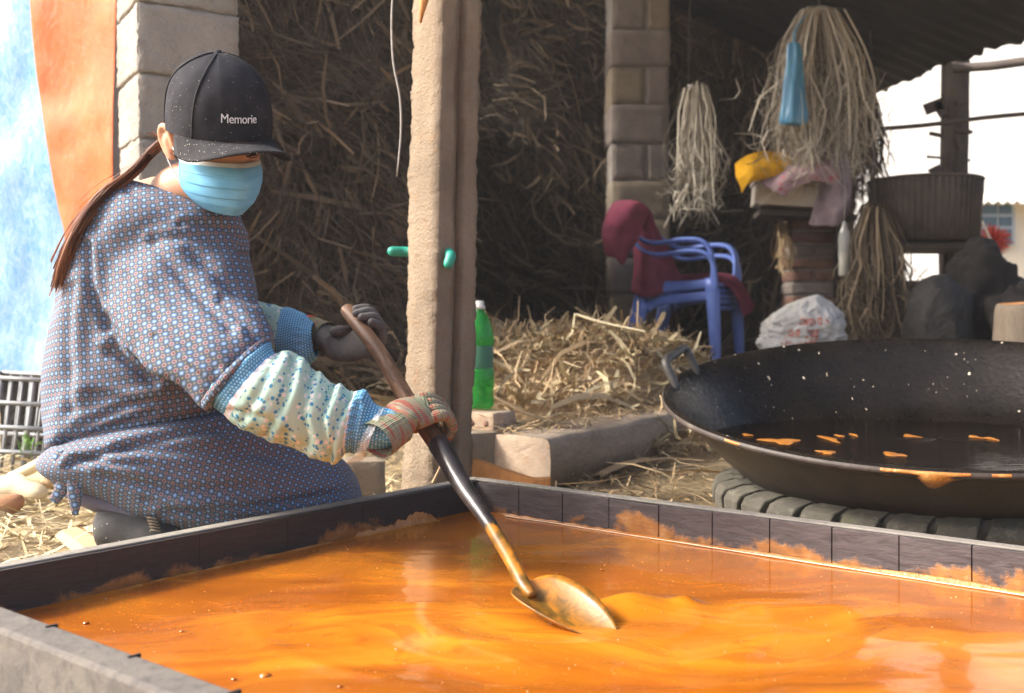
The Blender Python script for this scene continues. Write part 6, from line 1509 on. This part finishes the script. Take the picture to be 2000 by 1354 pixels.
osr = [(478, 676, 428, 738, 1.96, .045), (508, 666, 414, 758, 1.953, .062), (528, 664, 408, 778, 1.948, .074), (534, 678, 428, 796, 1.945, .074), (540, 690, 446, 806, 1.944, .074), (566, 688, 474, 840, 1.942, .078), (598, 712, 528, 862, 1.94, .076), (634, 740, 588, 880, 1.94, .070), (662, 752, 640, 898, 1.94, .070), (684, 766, 668, 888, 1.94, .060), (694, 772, 676, 878, 1.94, .054), (712, 764, 690, 880, 1.94, .050), (728, 786, 708, 878, 1.94, .043), (750, 798, 738, 876, 1.938, .036), (776, 806, 768, 868, 1.93, .031)]
kk = 8
mi = [0] * (4 * kk) + [2] * 3 + [1] * (6 * kk - 4) + [2] * 2 + [0] * (5 * kk)
garment('oversleeve', pair_loft(osr, kk, 120, cuff_fold), [M['bluedot'], M['floral'], M['lace']], person, False, 0.002, mi, 'flowered oversleeve with blue dotted ends on the near arm')
osl = [(470, 580, 470, 660, 2.42, .05), (500, 590, 495, 682, 2.415, .055), (532, 598, 520, 694, 2.41, .055), (552, 604, 540, 702, 2.40, .055), (562, 606, 556, 716, 2.40, .058), (590, 614, 590, 722, 2.39, .056), (606, 626, 612, 706, 2.385, .042), (612, 632, 618, 694, 2.38, .036)]
mi = [1] * (3 * kk + 2) + [0] * (4 * kk)
garment('oversleeve', pair_loft(osl, kk, 96, cuff_fold), [M['bluedot'], M['floral']], person, False, 0.002, mi, 'flowered oversleeve with blue dotted end on the far arm')
# strip of thin plastic bag between oversleeve and glove
pb_ = [(742, 800, 700, 872, 1.932, .046), (752, 798, 716, 890, 1.93, .05), (750, 806, 690, 902, 1.93, .048), (744, 822, 676, 906, 1.935, .040)]
garment('plastic_liner', pair_loft(pb_, 5, 40, lambda w, t, th: 0.005 * nz(w, 22, 1) + 0.003 * math.sin(9 * th)), M['thin_plastic'], person, False, 0)

# ---- gloved hands closed round the shaft
def shaft_at(y):
    t = (y - 612) / (885 - 612); best = None
    for k in range(401):
        p = sh_top.lerp(sh_mid, k / 400); yy = HY + (EYE - p.z) * F / p.y
        if best is None or abs(yy - y) < best[0]: best = (abs(yy - y), p)
    return best[1]
def glove(label, Hc, adir, n, wrist, mats, cuff, order, thumb, finger_r=0.0098, curl=1.0):
    adir = adir.normalized(); n = (n - adir * n.dot(adir)).normalized(); t = adir.cross(n).normalized()
    if t.x < 0: t = -t
    root = empty('glove', tuple(Hc)); root.parent = person; root.matrix_parent_inverse = Matrix.Translation(-total_loc(person)); root['label'] = label
    def g(s, phi, r): return Hc + adir * s + (n * math.cos(phi) + t * math.sin(phi)) * r
    kn = g(0, R(28), 0.047); mid = wrist.lerp(kn, 0.55) + n * 0.012
    secs = []; line = crom([tuple(wrist - (kn - wrist).normalized() * .012) + (.034, .030), tuple(wrist) + (.033, .028), tuple(wrist.lerp(kn, .3) + n * .006) + (.037, .026), tuple(mid) + (.042, .024), tuple(kn + (kn - mid) * 0.06) + (.043, .0175), tuple(g(0, R(52), .046)) + (.040, .012)], 5)
    for i, q in enumerate(line):
        c = Vector(q[:3]); tg = (Vector(line[min(i + 1, len(line) - 1)][:3]) - Vector(line[max(i - 1, 0)][:3])).normalized()
        wv = (adir - tg * adir.dot(tg)).normalized(); nv = tg.cross(wv)
        secs.append([c + wv * (math.cos(a) * q[3]) + nv * (math.sin(a) * q[4]) for a in [2 * math.pi * j / 32 for j in range(32)]])
    mb = MB(); v, f, uv = loft(secs); mb.add(v, f, 0, uv); mb.build('palm', mats[0], root)
    lens = [(1.0, -.033), (1.06, -.0115), (1.0, .0105), (.84, .031)]
    for k_, (ln, s) in enumerate(lens):
        s = s * order; ph = [R(30), R(62), R(104 * ln), R(152 * ln), R(200 * ln * curl)]; rr_ = [.045, .047, .046, .040, .031]
        pts = [g(s + 0.003 * i * order * (k_ - 1.5) * -0.2, p, r_) for i, (p, r_) in enumerate(zip(ph, rr_))]
        mb = MB(); v, f, uv = ball_tube(pts, [finger_r * 1.06, finger_r * 1.1, finger_r * 1.05, finger_r, finger_r * .82], 14, 5); mb.add(v, f, 0, uv); mb.build('finger', mats[1], root)
    mb = MB(); v, f, uv = ball_tube([wrist.lerp(kn, .35) - adir * .018 * order] + [g(s_, R(p), r_) for s_, p, r_ in thumb], [.015, .0135, .0125, .0105], 14, 5); mb.add(v, f, 0, uv); mb.build('thumb', mats[1], root)
    mb = MB(); cdir = (wrist - kn).normalized(); wv = (adir - cdir * adir.dot(cdir)).normalized(); nv = cdir.cross(wv); secs = []
    for q, a1, b1 in ((-.012, .0365, .031), (.0, .0365, .031), (.012, .036, .032), (.026, .038, .034), (.048, .0385, .0345)):
        secs.append([wrist + cdir * q + wv * (math.cos(a) * a1 * (1 + .015 * math.cos(22 * a))) + nv * (math.sin(a) * b1 * (1 + .015 * math.cos(22 * a))) for a in [2 * math.pi * j / 88 for j in range(88)]])
    v, f, uv = loft(secs, cap=False); mb.add(v, f, 0, uv); mb.build('cuff', cuff[0], root)
    if len(cuff) > 1:
        secs2 = [[wrist + cdir * q + wv * (math.cos(a) * .0400) + nv * (math.sin(a) * .0362) for a in [2 * math.pi * j / 40 for j in range(40)]] for q in (.040, .048)]
        mb = MB(); v, f, uv = loft(secs2, cap=False); mb.add(v, f, 0, uv); o = mb.build('cuff_edge', cuff[1], root); m = o.modifiers.new('th', 'SOLIDIFY'); m.thickness = .002
    return root
down = sh_mid - sh_top
glove('knitted work glove of the near hand round the shaft', shaft_at(836), down, Vector((-.45, -.80, .30)), P(768, 838, 1.925), [M['knit'], M['knit']], [M['knit']], 1, [(-.058, R(-20) * 57.3, .040), (-.058, -75, .037), (-.050, -125, .034)], .0105)
glove('dirty grey coated glove of the far hand at the shaft end', shaft_at(640), down, Vector((-.55, .80, .15)), P(628, 655, 2.405), [M['palm'], M['palm']], [M['knit_grey'], M['red_edge']], 1, [(-.052, -20, .046), (-.060, 30, .042), (-.058, 75, .040)], .0112)
# ================================================================ thin haze volume added to lift the shadows
hz = MB().add(*box((0, 60, 3.5), (140, 220, 9.4)), smooth=False).build('haze', M['ground'])
hz.data.materials.clear(); hm = bpy.data.materials.new('haze_air'); hm.use_nodes = True; ht = hm.node_tree
ht.nodes.remove(ht.nodes['Principled BSDF']); pv = ht.nodes.new('ShaderNodeVolumePrincipled')
pv.inputs['Color'].default_value = (0.92, 0.93, 0.95, 1); pv.inputs['Density'].default_value = 0.0038; pv.inputs['Anisotropy'].default_value = 0.3
ht.links.new(pv.outputs[0], ht.nodes['Material Output'].inputs['Volume']); hz.data.materials.append(hm)
tag(hz, 'thin pale haze added over the yard to lift shadows', 'haze', kind='stuff')
